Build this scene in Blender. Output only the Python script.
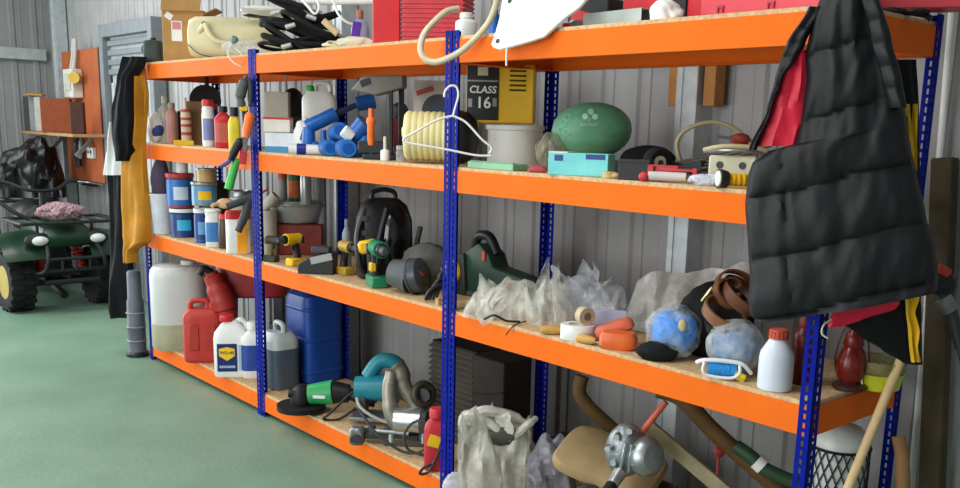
import bpy, bmesh, math, random
from math import pi, sin, cos, atan2, radians, sqrt
from mathutils import Vector, Matrix, Euler, noise
random.seed(7)
for o in list(bpy.data.objects): bpy.data.objects.remove(o)
scene = bpy.context.scene; COL = scene.collection

# ------------------------------------------------------------------ camera
CAM = Vector((1.1953, -2.1409, 1.4798)); FPX = 932.365; PX, PY = 515.305, 317.27
CROT = (Matrix.Rotation(.8314, 3, 'Z') @ Matrix.Rotation(pi/2 - .1991, 3, 'X') @ Matrix.Rotation(.0287, 3, 'Z'))
cd = bpy.data.cameras.new('camera'); cam = bpy.data.objects.new('camera', cd); COL.objects.link(cam)
cam.matrix_world = Matrix.Translation(CAM) @ CROT.to_4x4()
cd.sensor_width = 36; cd.lens = FPX/960*36; cd.shift_x = -(PX-480)/960; cd.shift_y = (PY-244)/960; cd.clip_start = .05
scene.camera = cam
# ------------------------------------------------------------------ light
w = bpy.data.worlds.new('sky'); scene.world = w; w.use_nodes = True
bg = w.node_tree.nodes['Background']; bg.inputs[0].default_value = (.80, .90, 1, 1); bg.inputs[1].default_value = 1.2
def area(name, loc, rot, sx, sy, e, col=(1, 1, 1)):
    l = bpy.data.lights.new(name, 'AREA'); l.shape = 'RECTANGLE'; l.size = sx; l.size_y = sy; l.energy = e; l.color = col
    o = bpy.data.objects.new(name, l); COL.objects.link(o); o.location = loc; o.rotation_euler = rot; return o
area('daylight_end_door', (-8.55, -3.2, 1.75), (0, -pi/2, 0), 3.2, 3.8, 220, (.95, .98, 1))
area('daylight_side_door', (-1.2, -6.4, 1.8), (pi/2, 0, 0), 5.0, 3.0, 185, (1, .985, .96))
area('daylight_roof_sheet_a', (-1.2, -2.2, 3.45), (0, 0, 0), 1.0, 3.2, 60, (1, .99, .97))
area('daylight_roof_sheet_b', (-5.6, -1.6, 3.45), (0, 0, 0), 1.0, 3.2, 85, (1, .99, .97))
vs = scene.view_settings; vs.view_transform = 'Standard'; vs.look = 'None'; vs.exposure = .25; vs.gamma = 1; vs.use_curve_mapping = False

# ------------------------------------------------------------------ projection helpers (metres from the calibrated camera)
def ray(u, v): return CROT @ Vector(((u-PX)/FPX, -(v-PY)/FPX, -1))
def un(u, v, ax, val):
    d = ray(u, v); return CAM + d*((val-CAM[ax])/d[ax])
def pj(p):
    c = CROT.transposed() @ (Vector(p)-CAM); return PX+FPX*c.x/-c.z, PY-FPX*c.y/-c.z, -c.z
def mpp(p): return pj(p)[2]/FPX
def on(u, Y, z):
    lo, hi = -14., 1.6
    for _ in range(50):
        m = (lo+hi)/2
        if pj((m, Y, z))[0] < u: lo = m
        else: hi = m
    return Vector(((lo+hi)/2, Y, z))
def face(p): return atan2(CAM.x-p[0], -(CAM.y-p[1]))

# ------------------------------------------------------------------ materials
def lin(h):
    h = h.lstrip('#'); r = []
    for i in (0, 2, 4):
        c = int(h[i:i+2], 16)/255; r.append(c/12.92 if c <= .04045 else ((c+.055)/1.055)**2.4)
    return (*r, 1)
MC = {}
def mat(h, rough=.5, metal=0., var=.12, scale=14., bump=0., bscale=60., alpha=1., coat=0., wear=None, trans=0., spec=None):
    key = (h, rough, metal, var, scale, bump, bscale, alpha, coat, wear, trans, spec)
    if key in MC: return MC[key]
    m = bpy.data.materials.new('m_'+h.strip('#')); m.use_nodes = True; nt = m.node_tree; N = nt.nodes; L = nt.links
    b = N['Principled BSDF']; b.inputs['Roughness'].default_value = rough; b.inputs['Metallic'].default_value = metal
    b.inputs['Coat Weight'].default_value = coat; b.inputs['Alpha'].default_value = alpha
    b.inputs['Transmission Weight'].default_value = trans; b.inputs['Specular IOR Level'].default_value = spec if spec is not None else (.2 if rough >= .6 else .4)
    tc = N.new('ShaderNodeTexCoord'); nz = N.new('ShaderNodeTexNoise'); nz.inputs['Scale'].default_value = scale; nz.inputs['Detail'].default_value = 6
    L.new(tc.outputs['Object'], nz.inputs['Vector'])
    rp = N.new('ShaderNodeValToRGB'); c = lin(h)
    rp.color_ramp.elements[0].position = .3; rp.color_ramp.elements[1].position = .7
    rp.color_ramp.elements[0].color = tuple(x*(1-var) for x in c[:3])+(1,)
    rp.color_ramp.elements[1].color = tuple(min(1, x*(1+var)+.004*var) for x in c[:3])+(1,)
    L.new(nz.outputs['Fac'], rp.inputs[0]); out = rp.outputs[0]
    if wear:
        n2 = N.new('ShaderNodeTexNoise'); n2.inputs['Scale'].default_value = wear[1]; n2.inputs['Detail'].default_value = 9; n2.inputs['Roughness'].default_value = .68
        L.new(tc.outputs['Object'], n2.inputs['Vector'])
        r2 = N.new('ShaderNodeValToRGB'); r2.color_ramp.elements[0].position = wear[2]; r2.color_ramp.elements[1].position = wear[2]+.12
        L.new(n2.outputs['Fac'], r2.inputs[0]); mx = N.new('ShaderNodeMixRGB'); L.new(r2.outputs[0], mx.inputs[0]); L.new(out, mx.inputs[1]); mx.inputs[2].default_value = lin(wear[0]); out = mx.outputs[0]
    L.new(out, b.inputs['Base Color'])
    if bump:
        n3 = N.new('ShaderNodeTexNoise'); n3.inputs['Scale'].default_value = bscale; n3.inputs['Detail'].default_value = 4
        L.new(tc.outputs['Object'], n3.inputs['Vector']); bp = N.new('ShaderNodeBump'); bp.inputs['Strength'].default_value = bump; bp.inputs['Distance'].default_value = .01
        L.new(n3.outputs['Fac'], bp.inputs['Height']); L.new(bp.outputs[0], b.inputs['Normal'])
    MC[key] = m; return m
def film(h, opac=.5, rough=.14):
    key = ('film', h, opac)
    if key in MC: return MC[key]
    m = bpy.data.materials.new('film_'+h.strip('#')); m.use_nodes = True; nt = m.node_tree; N = nt.nodes; L = nt.links
    b = N['Principled BSDF']; b.inputs['Base Color'].default_value = lin(h); b.inputs['Roughness'].default_value = rough
    tr = N.new('ShaderNodeBsdfTransparent'); tl = N.new('ShaderNodeBsdfTranslucent'); tl.inputs[0].default_value = lin(h)
    m1 = N.new('ShaderNodeMixShader'); m1.inputs[0].default_value = .3; L.new(b.outputs[0], m1.inputs[1]); L.new(tl.outputs[0], m1.inputs[2])
    tc = N.new('ShaderNodeTexCoord'); nz = N.new('ShaderNodeTexNoise'); nz.inputs['Scale'].default_value = 22; nz.inputs['Detail'].default_value = 5
    L.new(tc.outputs['Object'], nz.inputs['Vector']); mr = N.new('ShaderNodeMapRange'); mr.inputs[1].default_value = .35; mr.inputs[2].default_value = .65
    mr.inputs[3].default_value = max(0, opac-.2); mr.inputs[4].default_value = min(1, opac+.2); L.new(nz.outputs['Fac'], mr.inputs[0])
    m2 = N.new('ShaderNodeMixShader'); L.new(mr.outputs[0], m2.inputs[0]); L.new(tr.outputs[0], m2.inputs[1]); L.new(m1.outputs[0], m2.inputs[2])
    bp = N.new('ShaderNodeBump'); bp.inputs['Strength'].default_value = .6; bp.inputs['Distance'].default_value = .01
    L.new(nz.outputs['Fac'], bp.inputs['Height']); L.new(bp.outputs[0], b.inputs['Normal'])
    L.new(m2.outputs[0], N['Material Output'].inputs['Surface']); MC[key] = m; return m

# ------------------------------------------------------------------ mesh builder (units = metres * k)
def tri(x): return 4*abs(x-math.floor(x+.5))-1
def facets(p, seed, n=7):
    """sum of triangle waves along random directions: flat facets with sharp creases"""
    r = random.Random(seed); w = 0.; q = p+Vector((noise.noise(p*.7+Vector((seed, 0, 0))), noise.noise(p*.7+Vector((0, seed, 4))), noise.noise(p*.7+Vector((3, 1, seed)))))*.45
    for i in range(n):
        d = Vector((r.gauss(0, 1), r.gauss(0, 1), r.gauss(0, .7))).normalized(); f = r.uniform(.35, .9)*(1+.25*i); w += tri(q.dot(d)*f+r.random())/(1+.35*i)
    return w/2.4
def smoothpts(pts, n=6):
    pts = [Vector(p) for p in pts]
    if len(pts) < 3: return pts
    out = []
    for i in range(len(pts)-1):
        p0 = pts[max(i-1, 0)]; p1 = pts[i]; p2 = pts[i+1]; p3 = pts[min(i+2, len(pts)-1)]
        for j in range(n):
            t = j/n
            out.append(.5*((2*p1)+(p2-p0)*t+(2*p0-5*p1+4*p2-p3)*t*t+(3*p1-p0-3*p2+p3)*t**3))
    out.append(pts[-1]); return out
class B:
    def __init__(s, k=1.): s.v = []; s.f = []; s.k = k
    def add(s, vs, fs, c=(0, 0, 0), r=None):
        M = Euler(r).to_matrix() if r else None; n = len(s.v); c = Vector(c)
        for p in vs:
            p = Vector(p)
            if M: p = M @ p
            s.v.append((p+c)*s.k)
        s.f += [tuple(n+i for i in f) for f in fs]; return s
    def box(s, c, d, r=None):
        x, y, z = d[0]/2, d[1]/2, d[2]/2
        return s.add([(-x,-y,-z),(x,-y,-z),(x,y,-z),(-x,y,-z),(-x,-y,z),(x,-y,z),(x,y,z),(-x,y,z)],
                     [(0,3,2,1),(4,5,6,7),(0,1,5,4),(1,2,6,5),(2,3,7,6),(3,0,4,7)], c, r)
    def cyl(s, a, b, r0, r1=None, n=14):
        a, b = Vector(a), Vector(b); r1 = r0 if r1 is None else r1
        d = (b-a).normalized(); e = d.orthogonal().normalized(); g = d.cross(e); vs = []
        for p, r in ((a, r0), (b, r1)):
            vs += [p+(e*cos(2*pi*i/n)+g*sin(2*pi*i/n))*r for i in range(n)]
        fs = [(i, (i+1) % n, n+(i+1) % n, n+i) for i in range(n)]+[tuple(range(n-1, -1, -1)), tuple(range(n, 2*n))]
        return s.add(vs, fs)
    def tube(s, pts, r, n=8, sm=6, closed=False):
        pts = smoothpts(pts, sm) if sm else [Vector(p) for p in pts]
        m = len(pts); vs = []; e = None
        for i, p in enumerate(pts):
            d = (pts[min(i+1, m-1)]-pts[max(i-1, 0)])
            d = d.normalized() if d.length > 1e-9 else Vector((0, 0, 1))
            e = d.orthogonal().normalized() if e is None else (e-d*e.dot(d))
            if e.length < 1e-6: e = d.orthogonal()
            e.normalize(); g = d.cross(e)
            rr = r[min(int(i/(m-1)*(len(r)-1)+.5), len(r)-1)] if isinstance(r, (list, tuple)) else r
            vs += [p+(e*cos(2*pi*j/n)+g*sin(2*pi*j/n))*rr for j in range(n)]
        fs = []
        for i in range(m-1):
            for j in range(n):
                fs.append((i*n+j, i*n+(j+1) % n, (i+1)*n+(j+1) % n, (i+1)*n+j))
        fs += [tuple(range(n-1, -1, -1)), tuple((m-1)*n+j for j in range(n))]
        return s.add(vs, fs)
    def lathe(s, prof, c=(0, 0, 0), n=24, r=None, sq=2., ay=1., a0=0., a1=2*pi):
        full = abs(a1-a0-2*pi) < 1e-6; m = n if full else n+1; vs = []; fs = []
        for (q, z) in prof:
            for i in range(m):
                a = a0+(a1-a0)*i/n; ca, sa = cos(a), sin(a); t = 1/((abs(ca)**sq+abs(sa)**sq)**(1/sq))
                vs.append((q*ca*t, q*sa*t*ay, z))
        for j in range(len(prof)-1):
            for i in range(n if full else n):
                i2 = (i+1) % m
                fs.append((j*m+i, j*m+i2, (j+1)*m+i2, (j+1)*m+i))
        if full: fs += [tuple(range(m-1, -1, -1)), tuple((len(prof)-1)*m+i for i in range(m))]
        return s.add(vs, fs, c, r)
    def ball(s, c, d, nu=20, nv=12, amp=0., fr=2., seed=0, flat=None, r=None, ridge=False):
        vs = []; fs = []
        for j in range(nv+1):
            th = pi*j/nv
            for i in range(nu):
                a = 2*pi*i/nu; p = Vector((sin(th)*cos(a), sin(th)*sin(a), cos(th)))
                if amp:
                    q = noise.noise(p*fr+Vector((seed*7.3, seed*3.1, 0)))
                    q2 = noise.noise(p*fr*2.3+Vector((seed*2.3, 5.1, seed)))
                    if ridge:
                        q = .5*noise.noise(p*fr*.6+Vector((seed, 1.7, seed*2)))+.75*facets(p*fr*.55, seed); q2 = 0
                    else: q2 *= .5
                    p = p*(1+amp*(q+q2))
                p = Vector((p.x*d[0], p.y*d[1], p.z*d[2]))
                if flat is not None: p.z = max(p.z, -flat)
                vs.append(p)
        for j in range(nv):
            for i in range(nu): fs.append((j*nu+i, (j+1)*nu+i, (j+1)*nu+(i+1) % nu, j*nu+(i+1) % nu))
        return s.add(vs, fs, c, r)
    def prism(s, poly, y0, y1, c=(0, 0, 0), r=None):
        n = len(poly)
        if sum(poly[i][0]*poly[(i+1) % n][1]-poly[(i+1) % n][0]*poly[i][1] for i in range(n)) < 0: poly = poly[::-1]
        vs = [(x, y0, z) for x, z in poly]+[(x, y1, z) for x, z in poly]
        fs = [tuple(range(n)), tuple(range(2*n-1, n-1, -1))]+[(i, n+i, n+(i+1) % n, (i+1) % n) for i in range(n)]
        return s.add(vs, fs, c, r)
    def torus(s, c, R, r, n=24, m=8, rot=None, ez=1.):
        vs = []; fs = []
        for i in range(n):
            a = 2*pi*i/n
            for j in range(m):
                b = 2*pi*j/m; q = R+r*cos(b); vs.append((q*cos(a), q*sin(a), r*sin(b)*ez))
        for i in range(n):
            for j in range(m): fs.append((i*m+j, ((i+1) % n)*m+j, ((i+1) % n)*m+(j+1) % m, i*m+(j+1) % m))
        return s.add(vs, fs, c, rot)
    def grid(s, g):
        n = len(g[0]); vs = [p for r in g for p in r]; fs = []
        for j in range(len(g)-1):
            for i in range(n-1): fs.append((j*n+i, j*n+i+1, (j+1)*n+i+1, (j+1)*n+i))
        return s.add(vs, fs)
    def obj(s, name, m, parent=None, loc=(0, 0, 0), rz=0., smooth=True, bev=0., seg=1, off=None, thick=0., sub=0, fixn=True):
        me = bpy.data.meshes.new(name); bm = bmesh.new()
        o_ = Vector(off) if off is not None else Vector()
        vv = [bm.verts.new(p-o_) for p in s.v]
        for f in s.f:
            try: bm.faces.new([vv[i] for i in f])
            except ValueError: pass
        if fixn: bmesh.ops.recalc_face_normals(bm, faces=bm.faces)
        if thick: bmesh.ops.solidify(bm, geom=bm.faces[:], thickness=thick)
        if bev:
            ed = [e for e in bm.edges if len(e.link_faces) == 2 and e.calc_face_angle(0) > .6]
            bmesh.ops.bevel(bm, geom=ed, offset=bev, segments=seg, affect='EDGES', profile=.5, clamp_overlap=True)
        bm.to_mesh(me); bm.free()
        if smooth:
            me.polygons.foreach_set('use_smooth', [True]*len(me.polygons))
            try: me.set_sharp_from_angle(angle=radians(38))
            except Exception: pass
        me.materials.append(m); o = bpy.data.objects.new(name, me); COL.objects.link(o); o.location = loc; o.rotation_euler = (0, 0, rz)
        if parent: o.parent = parent
        return o
def tag(o, label, cat, group=None, kind=None):
    o['label'] = label; o['category'] = cat
    if group: o['group'] = group
    if kind: o['kind'] = kind
    return o
def empty(name, label, cat, loc, rz=0., group=None):
    o = bpy.data.objects.new(name, None); COL.objects.link(o); o.location = loc; o.rotation_euler = (0, 0, rz); o.empty_display_size = .05
    return tag(o, label, cat, group)
def struct(o): o['kind'] = 'structure'; return o
def dup(o, loc, rz=None, parent=None, **kw):
    c = o.copy(); COL.objects.link(c); c.location = loc; c.parent = parent
    if rz is not None: c.rotation_euler = (0, 0, rz)
    for k_, v_ in kw.items(): c[k_] = v_
    for ch in o.children:
        d = ch.copy(); COL.objects.link(d); d.parent = c
        for g in ch.children:
            e = g.copy(); COL.objects.link(e); e.parent = d
    return c
def text(s, size, m, parent, loc, rot, ext=.0006, name='lettering', align='CENTER', shear=0., bold=.0):
    cu = bpy.data.curves.new('t', 'FONT'); cu.body = s; cu.size = size; cu.extrude = ext; cu.align_x = align; cu.align_y = 'CENTER'; cu.offset = bold; cu.shear = shear; cu.resolution_u = 3
    t = bpy.data.objects.new('t', cu); COL.objects.link(t)
    me = bpy.data.meshes.new_from_object(t.evaluated_get(bpy.context.evaluated_depsgraph_get())); bpy.data.objects.remove(t)
    me.materials.clear(); me.materials.append(m); o = bpy.data.objects.new(name, me); COL.objects.link(o); o.parent = parent; o.location = loc; o.rotation_euler = rot; return o

# ------------------------------------------------------------------ shelf dimensions
X3, X2, X1, X0 = 0., -1.528, -3.069, -4.542
D = .503; H = 1.818; HB = .0806
ZS = {1: .1094, 2: .791, 3: 1.326, 4: 1.786}
TOPZ = {0: 0., 1: .1214, 2: .803, 3: 1.338, 4: 1.798}
YW = .76       # cladding plane of back wall
XE = -8.75     # end wall

# ================================================================== STRUCTURE
m_floor = None
def floor_mat():
    m = bpy.data.materials.new('floor_paint'); m.use_nodes = True; N = m.node_tree.nodes; L = m.node_tree.links; b = N['Principled BSDF']
    tc = N.new('ShaderNodeTexCoord')
    def nz(sc, de, ro=.6):
        n = N.new('ShaderNodeTexNoise'); n.inputs['Scale'].default_value = sc; n.inputs['Detail'].default_value = de; n.inputs['Roughness'].default_value = ro; L.new(tc.outputs['Object'], n.inputs['Vector']); return n
    a = nz(1.3, 8); r = N.new('ShaderNodeValToRGB'); r.color_ramp.elements[0].position = .32; r.color_ramp.elements[1].position = .72
    r.color_ramp.elements[0].color = lin('#668671'); r.color_ramp.elements[1].color = lin('#7f9c86'); L.new(a.outputs['Fac'], r.inputs[0])
    c = nz(9, 10, .75); r2 = N.new('ShaderNodeValToRGB'); r2.color_ramp.elements[0].position = .60; r2.color_ramp.elements[1].position = .78; r2.color_ramp.elements[1].color = (.45, .45, .45, 1)
    L.new(c.outputs['Fac'], r2.inputs[0]); mx = N.new('ShaderNodeMixRGB'); L.new(r2.outputs[0], mx.inputs[0]); L.new(r.outputs[0], mx.inputs[1]); mx.inputs[2].default_value = lin('#9aa795')
    L.new(mx.outputs[0], b.inputs['Base Color'])
    rr = N.new('ShaderNodeMapRange'); rr.inputs[3].default_value = .38; rr.inputs[4].default_value = .62; L.new(c.outputs['Fac'], rr.inputs[0]); L.new(rr.outputs[0], b.inputs['Roughness'])
    bp = N.new('ShaderNodeBump'); bp.inputs['Strength'].default_value = .15; bp.inputs['Distance'].default_value = .01; d = nz(45, 3); L.new(d.outputs['Fac'], bp.inputs['Height']); L.new(bp.outputs[0], b.inputs['Normal'])
    return m
XR = 3.2; YF = -6.6; ZC = 3.6
struct(B().box(((XE+XR)/2, (YF+YW)/2, -.05), (XR-XE+.4, YW-YF+.4, .1)).obj('floor', floor_mat(), smooth=False))
def ceiling():
    m = mat('#9aa0a2', .6); b = B()
    xs = [XE-.2, -6.1, -5.1, -1.7, -.7, XR+.2]
    for i, (a, c) in enumerate(zip(xs[:-1], xs[1:])):
        if i in (1, 3):
            b.box(((a+c)/2, -5.4, ZC+.02), (c-a, 2.6, .04)); b.box(((a+c)/2, .45, ZC+.02), (c-a, .9, .04))
        else: b.box(((a+c)/2, (YF+YW)/2, ZC+.02), (c-a, YW-YF+.4, .04))
    struct(b.obj('ceiling', m, smooth=False))
ceiling()
m_clad = mat('#9b9b9b', .62, .05, .08, 5, .2, 120)
m_galv = mat('#c3c9cc', .45, .35, .12, 20)
m_steel = mat('#8d949a', .35, .85, .15, 25)
def clad_panel():          # one 0.97 m wide ribbed sheet, x along width, ribs stand proud towards -y
    b = B(); prof = [(0, 0)]
    for i in range(5):
        x = .03+i*.194
        prof += [(x, 0), (x+.012, -.012), (x+.05, -.012), (x+.062, 0), (x+.10, 0), (x+.104, -.005), (x+.112, -.005), (x+.116, 0)]
    prof.append((.97, 0))
    b.grid([[(x, y, 0) for x, y in prof], [(x, y, ZC) for x, y in prof]])
    return b
wb = struct(B().box(((XE+XR)/2, YW+.03, ZC/2), (XR-XE, .03, ZC)).obj('wall_back', m_clad, smooth=False))
p0 = clad_panel().obj('cladding_sheet', m_clad, wb, smooth=False)
n = 0; x = XE
while x < .9:
    if n == 0: p0.location = (x, YW, 0)
    else: dup(p0, (x, YW, 0), 0, wb)
    x += .97; n += 1
# end wall: visible corner bay plus the wide vehicle doorway out of view
we = struct(B().box((XE-.03, -.15, ZC/2), (.03, 1.9, ZC)).box((XE-.03, -3.2, 3.5), (.03, 4.2, .2)).box((XE-.03, -5.95, ZC/2), (.03, 1.3, ZC)).obj('wall_end', m_clad, smooth=False))
for i in range(2):
    q = dup(p0, (XE, YW-.97*(i+1), 0), pi/2, we)
struct(B().box((XR+.03, (YF+YW)/2, ZC/2), (.06, YW-YF, ZC)).obj('wall_right', m_clad, smooth=False))
struct(B().box((-6.2, YF-.03, ZC/2), (5.1, .06, ZC)).box((2.25, YF-.03, ZC/2), (1.9, .06, ZC)).box((-1.2, YF-.03, 3.45), (5, .06, .3)).obj('wall_front', m_clad, smooth=False))
# steel frame of the shed: columns and rails
def column(x, name, y=.70, depth=.10, wd=.09, z1=ZC):
    b = B(); b.box((x, y-depth/2+.002, z1/2), (wd, .004, z1)); b.box((x-wd/2, y, z1/2), (.004, depth, z1)); b.box((x+wd/2, y, z1/2), (.004, depth, z1))
    b.box((x-wd/4, y-depth/2-.003, z1/2), (.012, .006, z1))
    return struct(b.obj(name, m_galv, smooth=False))
CX = un(677, 160, 1, .62).x
column(CX, 'trim_1'); column(un(333, 110, 1, .62).x, 'trim_2')
column(un(56, 120, 1, .62).x, 'trim_3', wd=.11)
m_wood = mat('#b07a45', .65, 0, .2, 8)
for sx in (-.075, .085):
    struct(B().box((CX+sx, .70, 2.59), (.05, .06, 2.02)).obj('trim_4' if sx < 0 else 'trim_5', m_wood, smooth=False, bev=.002))
zr = un(30, 54, 0, XE+.1).z
struct(B().box((XE+.07, -.2, zr), (.004, 1.8, .10)).box((XE+.045, -.2, zr+.05), (.05, 1.8, .004)).box((XE+.045, -.2, zr-.05), (.05, 1.8, .004)).obj('trim_6', m_galv, smooth=False))
# personnel door in back wall beyond the shelving
dx0 = un(114, 60, 1, YW-.03).x; dx1 = un(160, 60, 1, YW-.03).x; dz = un(114, 38, 1, YW-.03).z
m_dark = mat('#24262a', .5); m_frame = mat('#767c80', .55)
dr = struct(B().box(((dx0+dx1)/2, YW-.045, dz/2), (dx1-dx0, .03, dz)).obj('door_1', mat('#a0a4a5', .5), smooth=False))
b = B(); b.box((dx0-.04, YW-.07, dz/2+.05), (.08, .10, dz+.1)); b.box((dx1+.04, YW-.07, dz/2+.05), (.08, .10, dz+.1)); b.box(((dx0+dx1)/2, YW-.068, dz+.048), (dx1-dx0-.002, .10, .10)); b.obj('door_frame', m_frame, dr, smooth=False, bev=.004)
for i in range(4):
    B().box(((dx0+dx1)/2, YW-.075, dz-.05-i*.075), (dx1-dx0-.02, .02, .045)).obj('shutter_slat', m_frame, dr, smooth=False, bev=.005)
nd = int((dx1-dx0)/.1)
for i in range(nd):
    B().box((dx0+.05+i*.1, YW-.065, (dz-.36)/2), (.06, .012, dz-.36)).obj('door_rib', mat('#aeb2b3', .5), dr, smooth=False, bev=.004)
B().box((dx0+.02, YW-.058, (dz-.3)/2), (.03, .016, dz-.3)).obj('seal_strip', m_dark, dr, smooth=False)

# ================================================================== SHELVING UNIT
m_or = mat('#e56b20', .5, 0, .05, 6, wear=('#ec7a34', 40, .74), spec=.04); m_blue = mat('#0a1c84', .5, 0, .10, 18, wear=('#2a3c98', 60, .74), spec=.05); m_chip = mat('#c9a97e', .8, 0, .22, 60, .3, 200, wear=('#a8855a', 90, .6))
SH = empty('shelving_unit', 'blue and orange boltless steel shelving with three bays and four chipboard levels', 'shelving', (X3, 0, 0))
def upright():             # L angle: corner at origin, front face to -x, side face to +y, slotted
    b = B(); wv, t, pitch, sw, shh = .038, .002, .025, .009, .015
    n = int(H/pitch)
    for ax in (0, 1):
        def bx(a0, a1, z0, z1):
            a = (a0+a1)/2; d = a1-a0; z = (z0+z1)/2; h = z1-z0
            if ax == 0: b.box((-a, t/2, z), (d, t, h))
            else: b.box((-t/2, a, z), (t, d, h))
        c = wv*.55; bx(0, c-sw/2, 0, H); bx(c+sw/2, wv, 0, H)
        z = 0
        for i in range(n):
            zc = (i+.6)*pitch; bx(c-sw/2, c+sw/2, z, zc-shh/2); z = zc+shh/2
        bx(c-sw/2, c+sw/2, z, H)
    return b
u0 = upright().obj('upright', m_blue, SH, smooth=False)
def upr(x, y, sx, sy, first=False):
    o = u0 if first else u0.copy()
    if not first: COL.objects.link(o); o.parent = SH
    o.location = (x, y, 0); o.scale = (sx, sy, 1); return o
# scale -1 mirrored copies get their own mesh so that no object carries a negative scale
def mirrored(sx, sy):
    me = u0.data.copy()
    for v in me.vertices: v.co.x *= sx; v.co.y *= sy
    if sx*sy < 0: me.flip_normals()
    return me
MU = {(1, 1): u0.data, (-1, 1): mirrored(-1, 1), (1, -1): mirrored(1, -1), (-1, -1): mirrored(-1, -1)}
first = True
for yy, sy in ((0, 1), (D, -1)):
    for xx, sxs in ((X3, (1,)), (X2, (1, -1)), (X1, (1, -1)), (X0, (-1,))):
        for sx in sxs:
            o = u0 if first else bpy.data.objects.new('upright', MU[(sx, sy)])
            if not first: COL.objects.link(o); o.parent = SH
            o.location = (xx-.0005*sx, yy, 0); first = False
def channel(L):            # beam along x, length L centred, outer face at y=0, lip back
    t = .003; b = B(); b.box((0, t/2, -HB/2), (L, t, HB)); b.box((0, .016, -HB+t/2), (L, .03, t)); b.box((0, .016, -.010), (L, .03, t))
    return b
bays = [(X2, X3), (X1, X2), (X0, X1)]
for (a, c) in bays:
    Lb = c-a-.006; xm = (a+c)/2; fb = None; brd = None; bb = None; s1 = None; s2 = None
    for lv in (1, 2, 3, 4):
        z = ZS[lv]
        if fb is None:
            fb = channel(Lb).obj('beam', m_or, SH, smooth=False, bev=.001); fb.location = (xm, .0025, z)
            bb = fb.copy(); COL.objects.link(bb); bb.location = (xm, D-.0025, z); bb.rotation_euler = (0, 0, pi)
            s1 = channel(D-.01).obj('end_beam', m_or, SH, smooth=False, bev=.001); s1.location = (c-.0025, D/2, z); s1.rotation_euler = (0, 0, pi/2)
            s2 = s1.copy(); COL.objects.link(s2); s2.location = (a+.0025, D/2, z); s2.rotation_euler = (0, 0, -pi/2)
            brd = B().box((0, 0, .003), (Lb-.012, D-.014, .018)).obj('shelf_board', m_chip, SH, smooth=False, bev=.001); brd.location = (xm, D/2, z)
            proto = [fb, bb, s1, s2, brd]
        else:
            for o in proto:
                c2 = o.copy(); COL.objects.link(c2); c2.location.z = z

# ================================================================== OBJECT HELPERS
class Th:
    """a thing standing at (u, Y) on a level; shapes are given in photo-sized units (k metres each)"""
    def __init__(s, name, label, cat, u, Y, L, dz=0., rz=0., group=None, absrz=None, p=None):
        s.p = p if p is not None else on(u, Y, TOPZ[L]); s.k = mpp(s.p); s.p = Vector(s.p); s.p.z += dz*s.k
        s.rz = (face(s.p)+radians(rz)) if absrz is None else radians(absrz)
        s.e = empty(name, label, cat, s.p, s.rz, group)
    def b(s): return B(s.k)
    def part(s, b, name, m, parent=None, **kw):
        if 'bev' in kw: kw['bev'] *= s.k
        if 'thick' in kw: kw['thick'] *= s.k
        return b.obj(name, m, parent or s.e, **kw)
def one(name, label, cat, u, Y, L, build, m, dz=0., rz=0., group=None, absrz=None, p=None, **kw):
    """a thing that is one mesh"""
    p = Vector(p) if p is not None else on(u, Y, TOPZ[L]); k = mpp(p); p.z += dz*k
    r = face(p)+radians(rz) if absrz is None else radians(absrz)
    b = B(k); build(b)
    for q in ('bev', 'thick'):
        if q in kw: kw[q] *= k
    return tag(b.obj(name, m, None, p, r, **kw), label, cat, group)
def G(h, **kw): return mat(h, kw.pop('rough', .42), **kw)
FA, FB = -pi/2-1.1, -pi/2+1.1      # arc of a label facing the viewer
def bottle(name, label, cat, u, Y, L, wd, h, body, cap, neck=.3, lab=None, caph=.14, dz=0, rz=0, group=None, capw=None, sq=2., ay=1., stripes=None):
    t = Th(name, label, cat, u, Y, L, dz, rz, group); r = wd/2; sh = h*(1-caph)
    nr = r*neck
    t.part(t.b().lathe([(r*.9, 0), (r, h*.03), (r, sh*.78), (r*.93, sh*.85), (nr*1.15, sh*.96), (nr, sh*.97), (nr, sh)], sq=sq, ay=ay), 'body', body)
    cw = capw or nr*1.2
    t.part(t.b().lathe([(cw, sh), (cw, h*.97), (cw*.85, h)], n=16), 'cap', cap)
    if lab: t.part(t.b().lathe([(r*1.012, h*.14), (r*1.012, sh*.70)], sq=sq, ay=ay, a0=FA, a1=FB, n=16), 'label', lab)
    if stripes:
        for z0, z1, m in stripes: t.part(t.b().lathe([(r*1.02, h*z0), (r*1.02, h*z1)], sq=sq, ay=ay), 'stripe', m)
    return t
def tin(name, label, cat, u, Y, L, wd, h, body, lid, lab=None, dz=0, rz=0, group=None, handle=False, lab2=None):
    t = Th(name, label, cat, u, Y, L, dz, rz, group); r = wd/2
    t.part(t.b().lathe([(r*.95, 0), (r*.99, h*.02), (r*.97, h*.05), (r*.97, h*.86), (r*1., h*.88), (r*1., h*.9)]), 'body', body)
    t.part(t.b().lathe([(r*1.04, h*.88), (r*1.05, h*.9), (r*1.05, h*.98), (r*.98, h), (r*.92, h), (r*.90, h*.97), (.01, h*.97)]), 'lid', lid)
    if lab: t.part(t.b().lathe([(r*.985, h*.10), (r*.985, h*.82)], a0=FA-.4, a1=FB+.4, n=20), 'label', lab)
    if lab2: t.part(t.b().lathe([(r*1., h*.25), (r*1., h*.62)], a0=-pi/2-.5, a1=-pi/2+.6, n=10), 'label', lab2)
    if handle: t.part(t.b().tube([(-r, 0, h*.8), (-r*1.02, -r*.4, h*.55), (0, -r*1.1, h*.40), (r*1.02, -r*.4, h*.55), (r, 0, h*.8)], .6, 6), 'handle', m_steel)
    return t
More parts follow.
